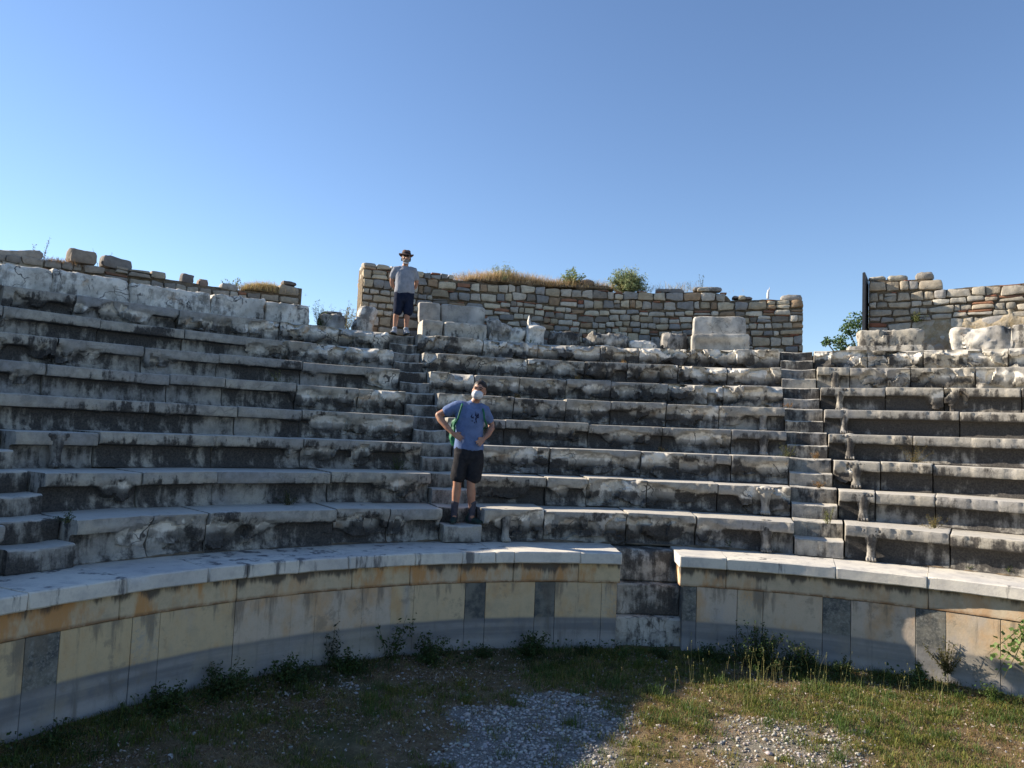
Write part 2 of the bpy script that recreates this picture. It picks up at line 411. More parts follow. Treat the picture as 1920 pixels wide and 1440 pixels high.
def stairedge(k):      # right-hand limit of the left wedge, at the central stairs
    return -21.7+.17*(k-1)
def cuts(a0, a1, k, seed, lo=.75, hi=1.75, fixed=None):
    rng = random.Random(seed)
    if fixed: return [a0]+[c for c in fixed if a0+1 < c < a1-1]+[a1]
    c = [a0]
    while True:
        w = np.degrees(rng.uniform(lo, hi)/Rk(k))
        if c[-1]+w*1.45 > a1: break
        c.append(c[-1]+w)
    return c+[a1]

# ---------------------------------------------------------------- the hill under the seats and the ground
def revolve(name, prof, a0, a1, step, mat, noise=.0, **k):
    az = np.arange(a0, a1+step, step); pr = np.array(prof)
    V = pol(az[:, None], pr[None, :, 0]+0*az[:, None], pr[None, :, 1]+0*az[:, None])
    V = V + noise*np.stack([fbm(V, 2, 3, s) for s in (1, 2, 3)], -1)
    mb = MB(); mb.grid(V, flip=True); return build(name, mb, mat, loc=(0, 0, 0))
prof = [(6.45, -2.9), (6.55, -2.3), (6.9, HC-.35)]+[(Rk(k)+.3, Hk(k)-.46) for k in range(1, 9)]
prof += [(12.2, Hk(8)-.05), (12.9, Hk(8)-.02), (13.5, 1.86), (14.6, 1.85), (16.2, 1.3), (19, -.6), (24, -2.3), (28, -2.75)]
hill = revolve('hill', prof, -118, 75, 1.0, EARTH, .012); tag(hill, kind='structure')

def ground_h(x, y):
    q = np.stack([x, y, 0*x], -1)
    rr = np.hypot(x-CX, y-CY)
    return HB+.035*fbm(q, .9, 3, 3)*(rr < 12)+.012*fbm(q, 5, 2, 9)*(rr < 12) + .05*sstep(5.3, 6.15, rr)*(rr < 6.6)
xs = np.concatenate([[-3000, -700, -160, -60, -30, -15], np.arange(-8, 12.01, .1), [18, 32, 60, 160, 700, 3000]])
ys = np.concatenate([[-3000, -700, -160, -60, -30, -12, -4, -1], np.arange(1, 10.01, .1), [14, 20, 35, 60, 160, 700, 3000]])
X, Y = np.meshgrid(xs, ys, indexing='ij')
GA = [(.35, 6.65, .95, 1.05), (2.35, 6.95, 1.0, .6), (.9, 5.5, 1.3, .9), (2.6, 6.1, .9, .4), (.5, 7.7, .45, .3), (-1.5, 7.8, .3, .2)]     # gravel patches x, y, rx, ry
def gravel_d(x, y):
    q = np.stack([x, y, 0*x], -1); d = 0*x
    for gx, gy, rx, ry in GA:
        e = np.sqrt(((x-gx)/rx)**2+((y-gy)/ry)**2)+.75*fbm(q, 2.6, 4, 77)
        d = np.maximum(d, (1-sstep(.45, 1.25, e))*(.55 if gx > 2 else .5 if gx < -1 else 1))
    return d
mb = MB(); gz = ground_h(X, Y)
mb.grid(np.stack([X, Y, gz], -1), np.stack([gravel_d(X, Y), 0*X, 0*X], -1))
tag(build('ground', mb, GROUND, loc=(0, 0, 0)), kind='structure')

# ---------------------------------------------------------------- podium wall round the orchestra
def slab(mb, a0, a1, r0, r1, z0, z1, col, amp=.002, gap=.004, bev=.006, step=.06, seed=0, wave=0):
    """curved slab: front at r0 (towards the centre), back r1"""
    L = radians(a1-a0)*r0; n = max(5, int(L/step))
    g = np.degrees(gap*.5/r0)
    t = np.linspace(0, 1, n); t = np.concatenate([[0], [bev/L], t[1:-1], [1-bev/L], [1]])
    az = a0+g+(a1-a0-2*g)*t
    nz_ = max(3, int((z1-z0)/.06)); zz = np.linspace(z1-bev, z0+bev, nz_)
    nr = max(2, int((r1-r0)/.12))
    pr = [(r1-(r1-r0-bev)*i/nr, z1) for i in range(nr)]+[(r0+bev, z1)]+[(r0, z) for z in zz]+[(r0+bev, z0), (r1, z0)]
    pr = np.array(pr); m = len(pr)
    r = np.tile(pr[None, :, 0], (len(az), 1)); z = np.tile(pr[None, :, 1], (len(az), 1))
    e = np.minimum(t, 1-t)*L
    r[:, nr:-1] += (bev*(e < bev*.5))[:, None]
    V = pol(az[:, None], r, z)
    rough = np.ones(m); rough[0] = rough[-1] = 0
    V += (amp*rough)[None, :, None]*np.stack([fbm(V, 7, 3, s+seed) for s in (1, 2, 3)], -1)*2
    if wave:
        c = sstep(.2, .55, fbm(V, 3.2, 4, 5+seed))[..., None]*wave
        edge = np.zeros(m); edge[nr-1:nr+2] = 1; edge[-2] = .5
        dirv = pol(az[:, None], r+1, z)-pol(az[:, None], r, z); dirv[..., 2] = -.5
        V += c*edge[None, :, None]*dirv
    mb.grid(V, col)
    for i, fl in ((0, False), (len(az)-1, True)):
        F = list(range(m)); mb.add(V[i], [F[::-1] if fl else F], col)

capL = [-112, -104, -97, -90, -83, -76, -70, -63.7, -55.9, -48.6, -44.8, -39.6, -34.3, -26.9, -21.5, -17.6, -15.4, -7.6, -2.7]
capR = [3.95, 9.25, 20.9, 29.85, 40.5, 49, 57, 64]
upL = [-112, -101, -90, -79, -68, -55.85, -45.3, -33.5, -27.1, -21.3, -15.2, -7.6, -2.7]
upR = [4.15, 9.3, 29.9, 41, 52, 64]
# orthostats: (az start, az end, dark?, pitted?)
panL = [-112, -103, -100, -91, -88, -79, -76, -68, -63.0, -60.4, -54.6, -52.2, -45.3, -43.0, -39.7, -37.2, -34.7, -32.2, -29.0, -26.5, -20.65, -18.3, -12.55, -10.2, -4.8, -3.0]
darkL = {-63.0: (1, 1), -54.6: (0, 1), -103: (1, 0), -91: (1, 0), -79: (1, 0), -20.65: (1, 0), -12.55: (1, 0), -4.8: (0, 1)}
panR = [4.5, 6.1, 10.6, 13.4, 19.65, 22.5, 28.75, 31.55, 36.3, 39, 46, 48.5, 56, 64]
darkR = {4.5: (1, 1), 10.6: (0, 1), 19.65: (1, 1), 28.75: (1, 1), 36.3: (0, 1), 46: (1, 0)}
def podium(label, caps, ups, pans, darks, a, seed):
    T = thing('podium_wall', label, 'wall', tuple(pol(np.array(a), RW, HB)), 'podium walls round the orchestra')
    rng = random.Random(seed)
    for i in range(len(caps)-1):
        mb = MB(); dj = rng.uniform(-.006, .006)
        slab(mb, caps[i], caps[i+1], RC+dj, 7.02, HC-.135, HC+rng.uniform(-.004, .004), (rng.random(), rng.uniform(.1, .9), rng.random()), .003, bev=.012, seed=i, wave=.016)
        build('coping_slab', mb, CAP, T)
    for i in range(len(ups)-1):
        mb = MB()
        mid_ = (ups[i]+ups[i+1])/2
        rust = 1.0 if (-34 < mid_ < -3 or 4 < mid_ < 9 or -68 < mid_ < -50) else .35
        slab(mb, ups[i], ups[i+1], RW-.012+rng.uniform(-.003, .003), 6.6, -1.755, HC-.137, (rust, rng.random(), rng.random()), .003, bev=.008, seed=30+i)
        build('course_block', mb, COURSE, T)
    for i in range(len(pans)-1):
        mb = MB(); d, p = darks.get(pans[i], (0, 0))
        pm = (pans[i]+pans[i+1])/2; bb = (.05 if pm < -45 else .95 if pm < -29 else .2 if pm < 0 else [.1, .9, .5, .6][i % 4])+rng.uniform(-.05, .15)
        slab(mb, pans[i], pans[i+1], RW+rng.uniform(-.002, .003), 6.5, HB-.15, -1.758, (d, p, bb), .0015, gap=.0015 if -45 < pm < -27 else .004, bev=.001 if -45 < pm < -27 else .004, seed=60+i)
        o = build('wall_panel', mb, ORTHO, T)
        if d: o['label'] = 'dark grey marble panel'
    return T
podium('curved marble podium wall left of the stone niche, cream and grey panels under a coping', capL, upL, panL, darkL, -30, 1)
podium('curved marble podium wall right of the stone niche, sunlit at its far end', capR, upR, panR, darkR, 20, 2)
# niche with three rough blocks
T = thing('stepped_niche', 'three rough marble blocks stacked in the narrow gap of the podium wall', 'stone steps', tuple(pol(np.array(.9), 6.6, HB)))
for i, (r0, z0, z1) in enumerate([(6.30, HB-.1, -2.19), (6.42, -2.188, -1.805), (6.62, -1.803, -1.40)]):
    mb = MB(); slab(mb, -3.2+.1*i, 4.75-.1*i, r0, 7.15 if i == 2 else 7.0, z0, z1, (.35, [.30, .62, .6][i], .5), .008, gap=.02, bev=.018, step=.03, seed=90+i, wave=.03)
    build('rough_block', mb, MARBLE, T)

# ---------------------------------------------------------------- voxel helper (joins parts of one body into one skin)
def remesh(V, F, vox, smooth=2, name='m'):
    me = bpy.data.meshes.new(name+'_src'); me.from_pydata([tuple(v) for v in V], [], F)
    o = bpy.data.objects.new('tmp', me); S.collection.objects.link(o)
    md = o.modifiers.new('r', 'REMESH'); md.mode = 'VOXEL'; md.voxel_size = vox; md.adaptivity = 0
    if smooth:
        sm = o.modifiers.new('s', 'SMOOTH'); sm.iterations = smooth; sm.factor = .5
    dg = bpy.context.evaluated_depsgraph_get(); dg.update()
    e = o.evaluated_get(dg); m2 = e.to_mesh()
    n = len(m2.vertices); co = np.empty(n*3); m2.vertices.foreach_get('co', co)
    fs = [list(p.vertices) for p in m2.polygons]
    e.to_mesh_clear(); bpy.data.objects.remove(o); bpy.data.meshes.remove(me)
    return co.reshape(-1, 3), fs
class Body:
    def __init__(s): s.v = []; s.f = []; s.n = 0
    def _add(s, V, F):
        s.v.append(V); s.f += [[i+s.n for i in f] for f in F]; s.n += len(V)
    def tube(s, pts, rad, side=(1, 0, 0), n=16):
        """pts: list of xyz; rad: list of r or (r_side, r_other); closed with rounded ends"""
        P = np.array(pts, float); R_ = np.array([(r, r) if np.isscalar(r) else r for r in rad], float)
        T_ = np.gradient(P, axis=0); T_ /= np.linalg.norm(T_, axis=1)[:, None]+1e-9
        P2, R2, T2 = [], [], []
        for e, sg in ((0, -1), (len(P)-1, 1)):
            L = []
            for a in (80, 55, 30):
                L.append((P[e]+T_[e]*sg*min(R_[e])*sin(radians(a))*.8, R_[e]*cos(radians(a)), T_[e]))
            if sg < 0: head = L
            else: tail = L[::-1]
        if tuple(side) == (1, 0, 0) and np.abs(T_[:, 0]).mean() > .55: side = (0, 1, 0)
        seq = head+[(P[i], R_[i], T_[i]) for i in range(len(P))]+tail
        sd_ = np.array(side, float); rings = []
        for p, r, t in seq:
            a = sd_-t*(sd_@t)
            if np.linalg.norm(a) < 1e-3: a = np.array([0, 1, 0])-t*t[1]
            a /= np.linalg.norm(a); b = np.cross(t, a)
            th_ = np.arange(n)/n*2*pi
            rings.append(p+np.cos(th_)[:, None]*a*r[0]+np.sin(th_)[:, None]*b*r[1])
        V = np.concatenate(rings); F = []
        for i in range(len(rings)-1):
            for j in range(n):
                k = (j+1) % n; F.append([i*n+j, i*n+k, (i+1)*n+k, (i+1)*n+j])
        F.append(list(range(n))[::-1]); F.append([(len(rings)-1)*n+j for j in range(n)])
        s._add(V, F)
    def ball(s, c, r, rot=None, n=12):
        c = np.array(c, float); r = np.array([r]*3 if np.isscalar(r) else r, float)
        V = []; F = []
        for i in range(1, n):
            ph = pi*i/n
            for j in range(2*n): V.append((sin(ph)*cos(pi*j/n), sin(ph)*sin(pi*j/n), cos(ph)))
        V += [(0, 0, 1), (0, 0, -1)]; V = np.array(V)*r
        if rot is not None: V = V@np.array(rot).T
        m = 2*n
        for i in range(n-2):
            for j in range(m): F.append([i*m+j, (i+1)*m+j, (i+1)*m+(j+1) % m, i*m+(j+1) % m])
        t, b = (n-1)*m, (n-1)*m+1
        for j in range(m): F.append([t, j, (j+1) % m]); F.append([b, (n-2)*m+(j+1) % m, (n-2)*m+j])
        s._add(V+c, F)
    def mesh(s, vox=.008, smooth=2): return remesh(np.concatenate(s.v), s.f, vox, smooth)

# ---------------------------------------------------------------- lion-paw supports carved on the seat ends
b = Body()
for row, (zc, cnt, rr) in enumerate([(-.035, 5, .034), (-.075, 4, .033), (-.115, 3, .030)]):
    for i in range(cnt): b.ball(((i-(cnt-1)/2)*.052, .035+.004*row, zc), (rr*.85, rr, rr*.8), n=7)
b.tube([(0, .085, -.05), (0, .075, -.12), (0, .072, -.19), (0, .072, -.27), (0, .068, -.33)], [(.11, .08), (.09, .08), (.066, .075), (.055, .07), (.065, .075)], n=14)
for i in (-1, 0, 1): b.tube([(i*.05, .04, -.11), (i*.03, .035, -.18), (i*.022, .035, -.27), (i*.03, .03, -.33)], [.02, .014, .012, .014], n=8)
b.ball((0, .055, -.355), (.075, .07, .04), n=8)
for i in range(4): b.ball(((i-1.5)*.036, .0, -.362), (.017, .03, .026), n=7)
pv, pf = b.mesh(.009, 1)
paw_me = bpy.data.meshes.new('lion_paw'); paw_me.from_pydata([tuple(v) for v in pv], [], pf); paw_me.materials.append(MARBLE)
ca = paw_me.color_attributes.new('col', 'FLOAT_COLOR', 'POINT')
cc = np.ones((len(pv), 4), np.float32); q = fbm(pv, 9, 3, 4); cc[:, 0] = .25+.3*np.clip(q, -1, 1); cc[:, 1] = .42; cc[:, 2] = .4
cc[:, 0] = np.clip(.05+.35*q, 0, 1); cc[:, 1] = np.clip(.66+.3*fbm(pv, 6, 3, 9), 0, 1)
ca.data.foreach_set('color', cc.ravel()); paw_me.polygons.foreach_set('use_smooth', np.ones(len(pf), bool))
def paw(parent, az, k, sc=1.0):
    o = link('lion_paw', paw_me, parent)
    p = pol(np.array(az), Rk(k)-.005, Hk(k)-.012); o.location = Vector(tuple(p-worldloc(parent)))
    o.rotation_euler = (0, 0, -radians(az)); q_ = random.Random(k*13+int(az*7)); o.scale = (sc*q_.uniform(.82, 1.08), sc*q_.uniform(.8, 1.05), Hk(k)-Hk(k-1) and (Hk(k)-Hk(k-1))/.402)
    return o

# ---------------------------------------------------------------- rows of seats
ORD = {1: 'lowest', 2: 'second', 3: 'third', 4: 'fourth', 5: 'fifth', 6: 'sixth', 7: 'seventh', 8: 'eighth', 9: 'top'}
FIX = {('right', 1): [31.7], ('right', 2): [25, 30.3], ('right', 3): [25.5, 30], ('right', 5): [32], ('right', 7): [23, 28, 33], ('right', 8): [24.5, 29, 35.3],
       ('left', 1): [-50.4, -45.5, -33.2, -27.5], ('center', 1): [-10.2, -1.0, 6.7], ('center', 2): [-9, -4.5, 2, 9.5], ('center', 7): [-12.6, -7.6, -1.9, 2.3, 7.3, 12], ('center', 6): [-13.5, -8.9, -4.2, .3, 6, 11.4]}
def row(k, wedge, a0, a1, dirt_shade, desc, paws=(), group=None):
    T = thing('seat_row', desc, 'stone bench', tuple(pol(np.array((a0+a1)/2), Rk(k), Hk(k)-.4)), group or 'curved rows of marble seats')
    c = cuts(a0, a1, k, k*31+len(wedge)*7, fixed=FIX.get((wedge, k)))
    if (wedge, k) in FIX and wedge == 'right': c = c[:-1]+cuts(c[-2], a1, k, 5, 1.2, 2.2)[1:]
    if (wedge, k) == ('left', 1): c = [c[0]]+c[1:]
    sf = sev_fn(k, wedge)
    for i in range(len(c)-1):
        mb = MB()
        seat_block(mb, c[i], c[i+1], k, sf, k*100+i*7+len(wedge), wild=.4 if wedge == 'right' and k < 7 else 1.0, riser=.431 if k == 1 else .4035, dirt_shade=dirt_shade, depth=.66 if k == 8 else .80)
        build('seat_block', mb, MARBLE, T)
    for a in paws: paw(T, a, k)
    return T
WL = -56.5
for k in range(1, 9):
    se = stairedge(k)
    lp = [WL+np.degrees(.42/Rk(k))] if k == 3 else []
    lp += [-33.0] if k == 0 else []
    row(k, 'left', WL, se, .86, f'{ORD[k]} curved marble seat row between the left and the central stairs', lp)
    rp = [17-np.degrees(.34/Rk(k))] if k in (1, 2, 4, 5) else []
    row(k, 'center', se+np.degrees(.53/Rk(k)), 17.0, 1.0, f'{ORD[k]} broken marble seat row between the central and the right stairs', rp+([-14.6] if k == 1 else []))
    ra = 17.0+np.degrees(.60/Rk(k))
    row(k, 'right', ra, 58, 1.08 if k < 7 else .7, f'{ORD[k]} marble seat row right of the right-hand stairs'+(', crisp unbroken edge' if k in (1, 2, 4, 5) else ', its edge broken'),  # right risers taken darker: overhang shade painted in with the grime
        [ra+np.degrees(.30/Rk(k))] if k < 8 else [])
    wl = WL-np.degrees(.62/Rk(k))
    row(k, 'far', -110, wl, .9, f'{ORD[k]} marble seat row beyond the left stairs at the picture edge' if k < 4 else f'{ORD[k]} marble seat row beyond the left stairs', [wl-np.degrees(.2/Rk(k))] if k < 3 else [])

# ---------------------------------------------------------------- stairs: two steps to each row
def stairs(label, af, wid, dirt_shade, rows=8, top=True):
    T = thing('stone_stairway', label, 'stairs', tuple(pol(np.array(af(1)+2), Rk(1), HC)), 'stairways through the seats')
    rng = random.Random(int(wid*1000))
    for k in range(1, rows+1):
        for j, (r0, z1) in enumerate([(Rk(k)+.0, Hk(k)-.205), (Rk(k)+.335, Hk(k)+.002)]):
            a0 = af(k); a1 = a0+np.degrees(wid/Rk(k))
            mb = MB(); z0 = z1-.215
            L = radians(a1-a0)*r0; n = 22; t = np.linspace(0, 1, n)
            g = np.degrees(.008/r0); az = a0+g+(a1-a0-2*g)*t
            pr = np.array([(r0+.52, z1), (r0+.3, z1), (r0+.12, z1), (r0+.04, z1-.001), (r0+.012, z1-.006), (r0, z1-.02)]+[(r0+.002, z1-.02-i*.03) for i in range(1, 7)]+[(r0+.002, z0)])
            r = np.tile(pr[None, :, 0], (n, 1)); z = np.tile(pr[None, :, 1], (n, 1))
            wear = .012*np.sin(t*pi)**1.5*rng.uniform(.3, 1.6)
            z[:, 1:7] -= wear[:, None]; 
            V = pol(az[:, None], r, z)
            V[:, 1:-1] += .006*np.stack([fbm(V[:, 1:-1], 9, 3, s+k) for s in (1, 2, 3)], -1)*1.6
            ed = sstep(.25, .6, fbm(V, 5, 3, 77)); V[:, 4:7, 2] -= .012*ed[:, 4:7]
            m = len(pr); d = np.concatenate([np.full(5, .18), np.linspace(.6, .9, m-5)])
            col = np.stack([np.zeros((n, m))+.1*ed, np.tile(d[None, :]*dirt_shade, (n, 1)), np.full((n, m), rng.random())], -1)
            mb.grid(V, col)
            for i, fl in ((0, False), (n-1, True)):
                bk = V[i][0].copy(); bk[2] = V[i][-1, 2]; VV = np.concatenate([V[i], bk[None]]); F = list(range(m+1)); mb.add(VV, [F[::-1] if fl else F], (0, .5, .5))
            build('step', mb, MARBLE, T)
    return T
stairs('central flight of worn stone steps climbing to the man in the hat', stairedge, .52, .95)
stairs('right flight of narrow stone steps rising to the gap between the two tall rubble walls', lambda k: 17.0, .59, .85)
stairs('left flight of broad stone steps at the left picture edge', lambda k: WL-np.degrees(.61/Rk(k)), .60, .9)

# ---------------------------------------------------------------- chunky top row and loose blocks
def block_shape(w, d, h, seed, amp=.02, pw=8, res=.05, chipamp=.03, topslope=0):
    """worn block centred on its base, built from a rounded cube grid"""
    V = []; F = []; off = 0
    nx, ny, nz_ = [max(3, int(s/res)) for s in (w, d, h)]
    for ax, sg, na, nb in ((0, 1, ny, nz_), (0, -1, ny, nz_), (1, 1, nx, nz_), (1, -1, nx, nz_), (2, 1, nx, ny), (2, -1, nx, ny)):
        a = np.linspace(-1, 1, na+1); bb = np.linspace(-1, 1, nb+1); A, B_ = np.meshgrid(a, bb, indexing='ij')
        oth = [i for i in range(3) if i != ax]; P = np.zeros(A.shape+(3,)); P[..., ax] = sg; P[..., oth[0]] = A; P[..., oth[1]] = B_
        fl = (sg > 0) ^ (ax == 1)
        n, m = A.shape; V.append(P.reshape(-1, 3))
        for i in range(n-1):
            for j in range(m-1):
                q = [off+i*m+j, off+(i+1)*m+j, off+(i+1)*m+j+1, off+i*m+j+1]; F.append(q if fl else q[::-1])
        off += n*m
    P = np.concatenate(V); nrm = (np.abs(P)**pw).sum(1)**(1/pw); P = P/nrm[:, None]
    Q = P*np.array([w, d, h])/2
    W = Q+seed*3.3
    Dn = P/np.linalg.norm(P, axis=1)[:, None]
    k = amp*fbm(W, 3.2, 4, seed)*1.6 - chipamp*sstep(.15, .6, fbm(W, 2.1, 3, seed+5)) + amp*1.1*facet(W, 4.5, seed, 1.2) + amp*.35*facet(W, 11, seed+3, 1.2)
    Q = Q+Dn*k[:, None]
    Q[:, 2] += h/2
    Q[:, 2] += topslope*Q[:, 0]*(Q[:, 2]/h)
    return Q, F
def place(V, az, r, z, rot=0, tiltx=0, tilty=0):
    """local x along the row, y outward, z up -> world"""
    a = radians(rot)
    R_ = np.array(Matrix.Rotation(radians(tilty), 3, 'Y')@Matrix.Rotation(radians(tiltx), 3, 'X')@Matrix.Rotation(a, 3, 'Z'))
    V = V@R_.T
    c = pol(np.array(float(az)), r, z); t = radians(az)
    ex = np.array([cos(t), -sin(t), 0]); ey = np.array([sin(t), cos(t), 0])
    return c+V[:, :1]*ex+V[:, 1:2]*ey+V[:, 2:]*np.array([0, 0, 1])
def loose(name, label, cat, az, r, z, w, d, h, seed, fresh=.5, dirt_shade=.4, amp=.03, pw=6, rot=0, tiltx=0, tilty=0, group=None, mat=None, col=None, chip=.04, slope=0):
    V, F = block_shape(w, d, h, seed, amp, pw, .04, chip, slope)
    fr = np.clip(fresh-.2+.5*fbm(V+seed, 3, 3, 3), 0, 1); di = np.clip(dirt_shade+.15+.4*fbm(V+seed, 2, 3, 8), 0, 1)
    C = np.stack([fr, di, np.full(len(V), (seed*.37) % 1)], -1) if col is None else np.array(col)
    mb = MB(); mb.add(place(V, az, r, z, rot, tiltx, tilty), F, C)
    return tag(build(name, mb, mat or MARBLE), label, cat, group)
# left wedge top row: big worn blocks
T9 = thing('seat_row', 'top row of big worn pale marble blocks below the low left rubble wall', 'stone bench', tuple(pol(np.array(-40.), 12.3, Hk(8))), 'curved rows of marble seats')
c9 = [(-110, -60, 0), (-60.0, -53.3, .0), (-53.2, -50.4, .02), (-50.3, -47.1, -.02), (-47.0, -41.8, .03), (-41.7, -35.5, .01), (-35.4, -31.2, .03), (-31.1, -27.3, .01)]
for i, (a0, a1, dh) in enumerate(c9):
    sub = [(a0, a1)] if a1-a0 < 20 else [(a, min(a+6.2, a1)) for a in np.arange(a0, a1-2, 6.25)]
    for q, (b0, b1) in enumerate(sub):
        w = radians(b1-b0)*12.35+.012
        V, F = block_shape(w, .62, .44+dh, 40+i*3+q, .020, 14, .035, .035, random.Random(i).uniform(-.02, .02))
        th = V[:, 0]/12.35; az = (b0+b1)/2+np.degrees(th)
        Wd = pol(az, 12.24+.31+V[:, 1], Hk(8)-.01+V[:, 2])
        fr = np.clip(.55+.5*fbm(Wd, 2.5, 3, 3), 0, 1); di = np.clip(.42+.3*fbm(Wd, 1.5, 3, 8)-.15*(V[:, 2] > .4), 0, 1)
        mb = MB(); mb.add(Wd, F, np.stack([fr, di, np.full(len(V), .3)], -1)); build('seat_block', mb, MARBLE, T9)
G_ = 'loose marble blocks along the top of the seats'
loose('marble_block', 'grey weathered block on the top row beside the green sprig, left of the passage', 'stone block', -25.1, 12.5, Hk(8)-.01, .47, .5, .36, 3, .4, .55, group=G_)
loose('marble_block', 'pale upright block leaning against the left end of the tall rubble wall', 'stone block', -22.4, 12.55, Hk(8)-.01, .36, .34, .62, 5, .8, .2, pw=5, tilty=14, group=G_)
loose('marble_block', 'flat slab lying on top of the grey block by the passage', 'stone slab', -25.0, 12.6, Hk(8)+.345, .38, .34, .07, 6, .3, .5, pw=4, amp=.01, chip=.01, group=G_)
loose('marble_block', 'jagged white block right of the left throne', 'stone block', -9.35, 12.4, Hk(8)-.01, .56, .45, .46, 7, .8, .35, amp=.05, slope=-.35, group=G_, chip=.07)
loose('marble_block', 'lower jagged white block touching the upright pointed fragment', 'stone block', -7.8, 12.35, Hk(8)-.01, .34, .4, .34, 8, .8, .3, amp=.05, group=G_, chip=.06)
loose('marble_block', 'squat grey block with streaked face right of the pointed fragment', 'stone block', -3.1, 12.35, Hk(8)-.01, .66, .45, .34, 9, .3, .5, amp=.03, pw=4, group=G_)
loose('marble_block', 'rounded boulder-like marble block lying in front of the middle of the rubble wall', 'stone block', .9, 12.3, Hk(8)+.03, .84, .45, .33, 10, .5, .5, amp=.04, pw=3, tilty=5, group=G_)
loose('marble_block', 'low white wedge-shaped fragment tilted to the right', 'stone block', 4.3, 12.25, Hk(8)-.02, .62, .4, .22, 11, .95, .15, amp=.04, pw=3.5, tilty=9, group=G_)
loose('marble_block', 'stained block standing close to the left side of the right throne', 'stone block', 7.4, 12.35, Hk(8)-.01, .52, .45, .42, 12, .4, .5, amp=.03, pw=5, tilty=2, group=G_)
loose('marble_block', 'thin flat fragment wedged under the rounded boulder-like block', 'stone block', .4, 12.1, Hk(8)-.01, .3, .2, .07, 13, .6, .3, amp=.01, pw=5, group=G_, chip=.01)
loose('grey_slab', 'plain grey slab leaning diagonally against the foot of the tall rubble wall', 'stone slab', 5.6, 12.95, Hk(8)-.03, .72, .14, .3, 14, .0, .25, amp=.012, pw=10, tilty=-36, group=None, chip=.01)
# pointed fragment of a seat end
b = Body(); b.tube([(-.16, .1, 0), (-.15, .1, .3), (-.15, .12, .5), (-.145, .14, .66)], [(.06, .2), (.055, .18), (.04, .13), (.01, .05)], n=10)
b.tube([(.0, .1, 0), (0, .1, .2), (-.01, .08, .33), (-.06, .12, .46)], [(.19, .2), (.17, .2), (.2, .22), (.05, .1)], n=12)
b.ball((0, -.02, .36), (.19, .14, .07))
v, f = b.mesh(.02, 1); v = v+.015*np.stack([fbm(v, 6, 3, s) for s in (1, 2, 3)], -1)
mb = MB(); fr = np.clip(.6+.5*fbm(v, 4, 3, 3), 0, 1); mb.add(place(v, -6.0, 12.15, Hk(8)-.01), f, np.stack([fr, fr*0+.4, fr*0+.4], -1))
tag(build('marble_fragment', mb, MARBLE), 'tall pointed marble fragment of a seat end standing upright on the top row', 'stone fragment')
# right wedge top blocks
loose('marble_block', 'long low yellowish block at the foot of the right rubble wall, next to the gap', 'stone block', 26.4, 12.5, Hk(8)+.10, 1.12, .55, .36, 21, .35, .2, amp=.025, pw=9, group=G_)
loose('marble_block', 'large pale block with a peaked top right of the mossy mortar', 'stone block', 33.3, 12.55, Hk(8)-.01, 1.0, .6, .48, 22, .5, .3, amp=.028, pw=8, group=G_, chip=.05)
loose('marble_block', 'large pale block cut by the right picture edge', 'stone block', 37.6, 12.55, Hk(8)-.01, .95, .6, .50, 23, .5, .3, amp=.028, pw=8, group=G_)
for i, a in enumerate((42.3, 47.2)):
    loose('marble_block', ['first', 'second'][i]+' pale block beyond the one at the right picture edge', 'stone block', a, 12.55, Hk(8)-.01, 1.0, .6, .48, 24+i, .6, .3, group=G_)
V, F = block_shape(1.5, .4, .16, 33, .01, 10); mb = MB()
mb.add(place(V, 26.3, 12.35, Hk(8)-.01), F, np.tile([.3, .4, .5], (len(V), 1))); tag(build('marble_slab', mb, MARBLE), 'flat slab under the long yellowish block by the gap', 'stone slab')

# ---------------------------------------------------------------- thrones
def rbox(w, d, h, seed, pw=14, amp=.006, chip=.01, res=.04): return block_shape(w, d, h, seed, amp, pw, res, chip)
def throne(label, az, w, seatw, flare, seed, rot=0):
    T = thing('marble_throne', label, 'stone seat', tuple(pol(np.array(float(az)), 12.3, Hk(8))), 'marble thrones on the top row')
    mb = MB(); V, F = rbox(seatw, .60, .36, seed)
    V[:, 1] += .06*sstep(.30, .14, V[:, 2])*(V[:, 1] < 0)*(np.abs(V[:, 0]) < seatw*.42)      # cove under the lip
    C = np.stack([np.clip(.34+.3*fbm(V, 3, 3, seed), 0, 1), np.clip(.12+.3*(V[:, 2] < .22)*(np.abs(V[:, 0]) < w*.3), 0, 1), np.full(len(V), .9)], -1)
    mb.add(place(V, az, 12.25, Hk(8)-.005, rot), F, C); build('seat', mb, MARBLE, T)
    mb = MB(); V, F = rbox(w, .16, .44, seed+1, 11)
    V[:, 0] *= 1+flare*(V[:, 2]-.1); V[:, 1] += .12*V[:, 2]
    C = np.stack([np.clip(.3+.3*fbm(V, 3, 3, seed+9), 0, 1), np.full(len(V), .06), np.full(len(V), .1)], -1)
    mb.add(place(V, az, 12.43, Hk(8)+.34, rot), F, C); build('backrest', mb, MARBLE, T)
    return T
throne('narrow marble throne with stained grey backrest, nearest the man in the hat', -16.2, .44, .42, .05, 61)
throne('wide marble throne with smooth grey flared backrest and shadowed cove below its seat', -13.0, .90, .86, .12, 65)
throne('freestanding marble throne with chipped seat front near the right end of the tall rubble wall', 11.6, 1.07, 1.14, -.08, 69)

